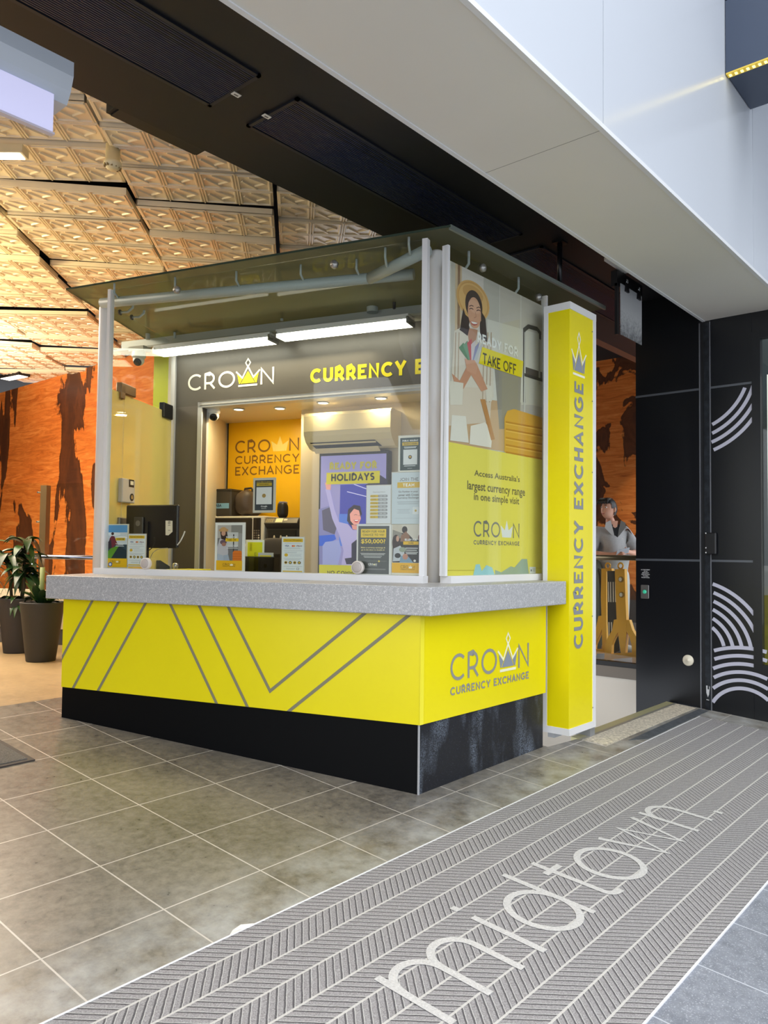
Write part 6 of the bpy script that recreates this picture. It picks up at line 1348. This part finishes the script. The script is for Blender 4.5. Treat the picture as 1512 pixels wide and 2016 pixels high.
for u in (up_, up_ - 1.1):
    mb = MB(); mb.obox(lw, u - .04, u + .04, zb + .6, 2.20, -.12, -.05, mat('balustrade_post', (150, 122, 90), rough=.3, metal=.5)); po = mb.build('post', None, t)
    for v in (1.79, 2.12): mb = MB(); mb.tube([lw.P(u - .06, v, -.03), lw.P(u - .06, v, -.06), lw.P(u, v, -.06)], .010, M_STEEL, 8); mb.build('glass_clip', None, po)
ur = lw.px(60, 1100)[0]
mb = MB(); mb.tube([lw.P(ur - .0, zr_ - .0, .05), lw.P(ur + .06, zr_, .06), lw.P(LWl - .1, zr_, .06)], .024, mat('polished_rail', (150, 156, 176), rough=.12, metal=.95), 14); mb.build('handrail', None, t)
mb = MB(); mb.tube([lw.P(up_ - .02, zr_ - .01, .05), lw.P(up_ - .02, 1.02, .04)], .03, mat('polished_rail', (150, 156, 176)), 12); mb.build('rail_post', None, t)

# ------------------------------------------------------------------ person behind the stair balustrade
def skin(name, verts, edges, parent, m_, sub=2, base=None, root=0, label=None):
    me = bpy.data.meshes.new(name); me.from_pydata([tuple(v[0]) for v in verts], edges, [])
    ob = bpy.data.objects.new(name + '_cage', me); C.objects.link(ob)
    md = ob.modifiers.new('skin', 'SKIN'); md.use_smooth_shade = True; md.branch_smoothing = .3
    for i, v in enumerate(verts):
        sv = me.skin_vertices[0].data[i]; rr = v[1] if isinstance(v[1], tuple) else (v[1], v[1]); sv.radius = rr; sv.use_root = (i == root)
    sd = ob.modifiers.new('sub', 'SUBSURF'); sd.levels = sub; sd.render_levels = sub
    dg = bpy.context.evaluated_depsgraph_get(); m2 = bpy.data.meshes.new_from_object(ob.evaluated_get(dg)); m2.name = name
    bpy.data.objects.remove(ob); bpy.data.meshes.remove(me)
    m2.materials.clear(); m2.materials.append(m_)
    for p in m2.polygons: p.use_smooth = True
    o2 = bpy.data.objects.new(name, m2); C.objects.link(o2); ORI[o2] = ORI[parent] if parent else Vector((0, 0, 0))
    if parent: o2.parent = parent
    if label: o2['label'] = label
    return o2
PX = 8.2; pb = onX(1206, 1290, PX); pb.z = 0.42
rh = Vector((RT.x, RT.y, 0)).normalized(); fh = -Vector((FW.x, FW.y, 0)).normalized()
per = thing('person', pb, 'person in grey short-sleeved shirt over black top looking sideways, holding a phone', 'person')
def Q(a, b_, z): return rh * a + fh * b_ + Z * (z * .985)           # local to the person's base
M_SKIN = mat('skin', (214, 160, 134), rough=.5, noise=.04, nscale=20); M_SHIRT = mat('shirt_grey', (168, 168, 168), rough=.85, noise=.06, nscale=50); M_HAIR = mat('hair_black', (16, 15, 17), rough=.45)
M_TEE = mat('tee_black', (22, 22, 24), rough=.8); M_TRO = mat('trousers_pale', (196, 200, 200), rough=.8)
B = [(Q(0, 0, .92), (.13, .10)), (Q(0, 0, 1.10), (.125, .09)), (Q(0, -.01, 1.28), (.15, .10)), (Q(-.01, 0, 1.40), (.085, .07)), (Q(-.03, .015, 1.47), .050), (Q(-.045, .03, 1.53), .048),
     (Q(.15, -.01, 1.355), .058), (Q(.245, .02, 1.12), .040), (Q(.17, .17, 1.115), .034), (Q(.105, .235, 1.125), .026), (Q(.075, .262, 1.13), (.022, .03)),
     (Q(-.16, -.01, 1.355), .058), (Q(-.26, .04, 1.11), .040), (Q(-.14, .19, 1.09), .034), (Q(-.075, .25, 1.095), .026), (Q(-.045, .275, 1.10), (.022, .03)),
     (Q(.09, 0, .88), .095), (Q(.10, .03, .49), .062), (Q(.10, -.01, .09), .042), (Q(.11, .12, .035), .035),
     (Q(-.09, 0, .88), .095), (Q(-.11, .03, .49), .062), (Q(-.12, -.01, .09), .042), (Q(-.13, .12, .035), .035)]
Ed = [(0, 1), (1, 2), (2, 3), (3, 4), (4, 5), (2, 6), (6, 7), (7, 8), (8, 9), (9, 10), (2, 11), (11, 12), (12, 13), (13, 14), (14, 15), (0, 16), (16, 17), (17, 18), (18, 19), (0, 20), (20, 21), (21, 22), (22, 23)]
def fingers(hand, sgn):
    h0 = B[hand][0]
    for k in range(4):
        o = Vector((0, 0, .024 - .016 * k)); L = (.040, .046, .043, .034)[k]
        i = len(B); B.append((h0 + o + Q(-sgn * .022, .022, 0), .0085)); B.append((h0 + o + Q(-sgn * (.022 + L * .8), .022 + L * .5, -.004), .0075)); B.append((h0 + o + Q(-sgn * (.022 + L * 1.3), .018 + L * .35, -.012), .006)); Ed.extend([(hand, i), (i, i + 1), (i + 1, i + 2)])
    i = len(B); B.append((h0 + Q(-sgn * .006, .02, .030), .0095)); B.append((h0 + Q(-sgn * .03, .04, .046), .008)); Ed.extend([(hand, i), (i, i + 1)])
fingers(10, 1); fingers(15, -1)
body = skin('body', B, Ed, per, M_SKIN)
# head joined into the body mesh
hf = (rh * -.80 + fh * .60).normalized(); hs = hf.cross(Z).normalized(); hc = Q(-.055, .035, 1.605)
def H(s_, f_, z_): return hc + hs * s_ + hf * f_ + Z * z_
def headfn(p):
    f_ = p.dot(Vector((0, 1, 0))); x, y, z = p.x, p.y, p.z
    if z < -.2: y = y * (1 + .10 * max(0, y)); x = x * (1 - .28 * min(1, (-z - .2))); y = y - (.10 if y < 0 else 0) * 0 + max(0, -z - .3) * .12
    if y > .5 and z > -.1: y *= .97
    return Vector((x, y, z))
mb = MB(); nu, nv = 28, 20; V = []; F = []
for i in range(nv + 1):
    th = PI * i / nv
    for j in range(nu):
        ph = 2 * PI * j / nu; p = headfn(Vector((math.sin(th) * math.cos(ph), math.sin(th) * math.sin(ph), math.cos(th)))); V.append(H(p.x * .074, p.y * .094, p.z * .112))
for i in range(nv):
    for j in range(nu): F.append((i * nu + j, (i + 1) * nu + j, (i + 1) * nu + (j + 1) % nu, i * nu + (j + 1) % nu))
mb.raw(V, F, M_SKIN, True)
mb.raw([H(0, .092, .03), H(-.014, .088, -.022), H(.014, .088, -.022), H(0, .118, -.020), H(0, .092, -.032)], [(0, 1, 3), (0, 3, 2), (1, 4, 3), (4, 2, 3)], M_SKIN, True)
for s_ in (-1, 1):
    mb.ball(H(s_ * .076, -.005, -.005), .014, .018, .028, M_SKIN, 12, 8)
    mb.ball(H(s_ * .030, .083, .018), .012, .012, .007, flat((238, 232, 226)), 10, 8); mb.ball(H(s_ * .030, .092, .018), .0055, .0055, .0055, flat((40, 26, 20)), 8, 6)
    mb.strip(Frame(H(s_ * .03, .096, .036), hs, Z, hf), [(-.016, 0), (0, .004), (.016, 0)], .006, 0, M_HAIR)
mb.strip(Frame(H(0, .098, -.052), hs, Z, hf), [(-.020, .002), (0, -.001), (.020, .002)], .010, 0, mat('lips', (176, 100, 92), rough=.45))
me = body.data; tmp = mb.build('head_tmp', None, None)
bm = bmesh.new(); bm.from_mesh(me); off = len(me.materials)
for q in tmp.data.materials: 
    if q.name not in [k.name for k in me.materials]: me.materials.append(q)
mapi = [[k.name for k in me.materials].index(q.name) for q in tmp.data.materials]
for p in tmp.data.polygons: p.material_index = mapi[p.material_index]
bm.from_mesh(tmp.data); bm.to_mesh(me); bm.free(); bpy.data.objects.remove(tmp)
# hair: cap with fringe
mb = MB(); V = []; F = []
for i in range(nv + 1):
    th = PI * i / nv
    for j in range(nu):
        ph = 2 * PI * j / nu; p = Vector((math.sin(th) * math.cos(ph), math.sin(th) * math.sin(ph), math.cos(th))); k = 1.10 + .02 * math.sin(9 * ph + 3 * th); V.append(H(p.x * .074 * k, p.y * .094 * k - .006, p.z * .112 * k + .006))
for i in range(nv):
    for j in range(nu):
        th = PI * (i + .5) / nv; ph = 2 * PI * (j + .5) / nu; y = math.sin(th) * math.sin(ph); z = math.cos(th)
        lim = .46 if y > .45 else (.0 if y > -.05 else -.62)
        if z > lim: F.append((i * nu + j, (i + 1) * nu + j, (i + 1) * nu + (j + 1) % nu, i * nu + (j + 1) % nu))
mb.raw(V, F, M_HAIR, True)
for k in range(13):
    s_ = (k - 6) * .0105; mb.tube([H(s_ * .7, .07, .115), H(s_, .105, .085), H(s_ * 1.1 + .004, .112, .048 + .010 * (k % 3))], .010, M_HAIR, 6, [.014, .011, .003])
hr = mb.build('hair', None, per)
for v in hr.data.vertices: v.co += ORI[per]      # built in person space already
# clothes
SV = [(Q(0, 0, .68), (.235, .18)), (Q(0, 0, .95), (.225, .165)), (Q(0, -.01, 1.27), (.185, .125)), (Q(-.01, -.005, 1.385), (.11, .085)), (Q(.155, -.01, 1.36), .096), (Q(.218, .005, 1.22), .082), (Q(.244, .02, 1.12), .080), (Q(-.165, -.01, 1.36), .096), (Q(-.225, .01, 1.22), .082), (Q(-.258, .035, 1.11), .080)]
sh = skin('shirt', SV, [(0, 1), (1, 2), (2, 3), (2, 4), (4, 5), (5, 6), (2, 7), (7, 8), (8, 9)], per, M_SHIRT)
skin('trousers', [(Q(0, 0, .97), (.13, .10)), (Q(.09, 0, .86), .112), (Q(.105, .03, .49), .076), (Q(.105, -.005, .10), .062), (Q(-.09, 0, .86), .112), (Q(-.115, .03, .49), .076), (Q(-.125, -.005, .10), .062)], [(0, 1), (1, 2), (2, 3), (0, 4), (4, 5), (5, 6)], per, M_TRO)
ft_ = Frame(ORI[per] + Q(0, 0, 0), rh, Z, fh)
mb = MB(); mb.poly(ft_, [(-.055, 1.41), (.04, 1.41), (.02, 1.29), (.005, 1.20), (-.025, 1.29)], .132, M_TEE)
mb.poly(ft_, [(-.04, 1.45), (.02, 1.45), (.012, 1.385), (-.012, 1.37), (-.035, 1.385)], .1335, M_SKIN); mb.build('undershirt', None, per, 'black top')
mb = MB(); mb.poly(ft_, [(-.115, 1.43), (-.06, 1.455), (-.02, 1.285), (-.045, 1.29), (-.125, 1.37)], .136, mat('collar_grey', (184, 184, 182), rough=.8)); mb.poly(ft_, [(.05, 1.455), (.10, 1.43), (.105, 1.38), (.035, 1.29), (.015, 1.27)], .136, mat('collar_dark', (110, 108, 104), rough=.8)); mb.strip(ft_, [(.006, 1.25), (.008, .93)], .005, .134, mat('placket', (130, 130, 130), rough=.8)); mb.ell(ft_, .075, 1.255, .011, .008, .134, flat((228, 230, 230)), 12); mb.build('collar', None, per)
for s_ in (-1, 1):
    mb = MB(); c_ = ORI[per] + Q(s_ * .115, .06, .045); mb.ball(c_, .055, .13, .05, mat('shoe_white', (214, 214, 212), rough=.6), 14, 8); mb.build('shoe', None, per)
ph_ = ORI[per] + Q(.02, .305, 1.13)
mb = MB(); fp_ = Frame(ph_, (rh + Z * .25).normalized(), (fh * .5 + Z * .8).normalized(), (fh * .8 - Z * .5).normalized()); mb.bbox(fp_, -.07, .07, -.034, .034, -.004, .004, mat('phone_glass', (196, 204, 214), rough=.15), .006)
tag(mb.build('phone', origin=ph_), 'pale phone held in both hands of the standing person', 'phone')

# ------------------------------------------------------------------ yellow folding barrier
M_BAR = mat('barrier_yellow', (222, 160, 24), rough=.45, noise=.05, nscale=6); M_BARD = mat('barrier_black', (26, 24, 24), rough=.6)
bfr = XF(7.56); bbase = onX(1212, 1292, 7.56); bbase.z = .42
t = thing('folding_barrier', bbase, 'folded yellow plastic barrier with black and white lattice behind the balustrade', 'barrier')
def bz_(f_, x, y): return f_.px(1160 + x / 5.305, 960 + y / 5.305)
def bpoly(mb, f_, pts, w0, w1, m_): mb.prism(f_, [bz_(f_, *p) for p in pts], w0, w1, m_)
f1, f2, f3 = XF(7.56), XF(7.74), XF(7.65)
mb = MB(); floor_v = .425
fy = f1.L(bbase)[1] + .002
def fl(f_, x): return (bz_(f_, x, 1800)[0], fy)
bpoly(mb, f1, [(280, 850), (382, 850), (392, 1180), (402, 1400), (400, 1560), (385, 1745), (345, 1745), (322, 1570), (300, 1400), (285, 1000)], -.03, 0.0300, M_BAR)
for pts in ([(305, 1380), (286, 1490), (235, 1580), (212, 1640), (205, 1740)], [(395, 1380), (425, 1480), (465, 1550), (490, 1640), (500, 1740)]):
    L = [bz_(f1, *p) for p in pts]; L[-1] = (L[-1][0], fy); w = .036
    mb.prism(f1, [(p[0] - w, p[1]) for p in L] + [(p[0] + w, p[1]) for p in L][::-1], -.03, 0.0285, M_BAR)
bpoly(mb, f1, [(215, 1735), (495, 1720), (495, 1770), (290, 1785), (215, 1790)], -.03, 0.0270, M_BAR)
mb.build('end_panel', None, t)
mb = MB()
bpoly(mb, f2, [(138, 845), (245, 845), (248, 870), (190, 875), (190, 1400), (195, 1728), (150, 1728), (140, 1400), (133, 1150)], -.03, 0.0255, M_BAR)
L = [bz_(f2, *p) for p in ((140, 1340), (118, 1450), (75, 1560), (40, 1640), (30, 1728))]; L[-1] = (L[-1][0], fy)
mb.prism(f2, [(p[0] - .036, p[1]) for p in L] + [(p[0] + .036, p[1]) for p in L][::-1], -.03, 0.0240, M_BAR)
bpoly(mb, f2, [(20, 1690), (195, 1685), (195, 1728), (20, 1735)], -.03, 0.0225, M_BAR); mb.build('end_panel', None, t)
for f_, x in ((f1, 328), (f2, 195)):
    mb = MB(); c_ = bz_(f_, x, 818); pts = [f_.P(c_[0] + .026 * math.cos(a_ * PI / 8), c_[1] + .030 * math.sin(a_ * PI / 8)) for a_ in range(17)]; mb.tube(pts, .009, M_BAR, 8); mb.build('loop', None, t)
for x, y in ((345, 958), (352, 1118)):
    c_ = bz_(f1, x, y); mb = MB(); mb.lathe(Frame(f1.P(c_[0], c_[1], .031), f1.ex, f1.ey, f1.ez), [(.030, 0), (.026, .003), (.022, .001)], mat('barrier_hole', (150, 110, 30), rough=.5), 18); mb.ell(f1, c_[0] - .006, c_[1], .016, .020, .035, flat((222, 214, 200)), 16); mb.build('hole', None, t)
mb = MB()
bpoly(mb, f3, [(188, 870), (285, 870), (290, 1400), (318, 1700), (262, 1730), (205, 1650), (192, 1400)], -.02, .0, M_BARD)
for x in (198, 220, 246, 270): bpoly(mb, f3, [(x, 985), (x + 9, 985), (x + 13, 1195), (x + 2, 1195)], .001, .004, flat((214, 206, 190)))
for x in (202, 228, 256): bpoly(mb, f3, [(x, 1405), (x + 11, 1405), (x + 14, 1610), (x + 4, 1610)], .001, .004, flat((214, 206, 190)))
mb.build('lattice', None, t)
# olive travel bag behind the barrier
bb_ = onX(1157, 1290, 7.95); bb_.z = .42
t = thing('travel_bag', bb_, 'tall dark olive bag standing left of the yellow barrier', 'bag')
mb = MB(); mb.ball(bb_ + Z * .52, .17, .19, .52, mat('olive_canvas', (66, 66, 54), rough=.7, bump=.6, bscale=12), 22, 16, lump(4, .02)); mb.build('body', None, t)
mb = MB(); mb.tube([bb_ + Z * .98, bb_ + fh * .16 + rh * .1 + Z * .9, bb_ + fh * .20 + rh * .13 + Z * .55, bb_ + fh * .16 + rh * .1 + Z * .2], .018, M_DK, 8); mb.build('strap', None, t)
# ------------------------------------------------------------------ light
w = bpy.data.worlds.new('world'); bpy.context.scene.world = w; w.use_nodes = True
nt = w.node_tree; bg = nt.nodes['Background']
tc = N(nt, 'ShaderNodeTexCoord'); sx = N(nt, 'ShaderNodeSeparateXYZ'); nt.links.new(tc.outputs['Generated'], sx.inputs[0])
nt.links.new(ramp(nt, sx.outputs[2], [(0.0, (.44, .46, .49, 1)), (.25, (.80, .84, .90, 1)), (.7, (.97, 1.0, 1.05, 1))]), bg.inputs[0])
bg.inputs[1].default_value = 3.2
area('atrium_lamp_near', (0.9, 8.3, 3.5), 1.6, 420, (1, .80, .38), (PI, 0, 0))
area('atrium_lamp_far', (2.6, 11.5, 3.2), 2.4, 330, (1, .80, .62), (PI, 0, 0))
area('atrium_wash', (2.2, 9.5, 4.05), 3.0, 520, (1, .86, .70), (0, 0, 0), 5)
area('far_hall', (9.8, 4.6, 5.2), 2.5, 2600, (1, .9, .78), (0, 0, 0), 4)
area('batten_fill', kt.P(-3.4, 3.12, .0), .25, 9, (1, .84, .58), (0, 0, math.atan2(KR.y, KR.x)), .25).data.size = 1.6
sc = bpy.context.scene
sc.view_settings.view_transform = 'Standard'; sc.view_settings.exposure = 0.0
sc.cycles.max_bounces = 10; sc.cycles.transparent_max_bounces = 16; sc.cycles.glossy_bounces = 4; sc.cycles.diffuse_bounces = 4
sc.cycles.sample_clamp_indirect = 6.0; sc.cycles.caustics_reflective = False; sc.cycles.caustics_refractive = False
sc.cycles.use_denoising = True
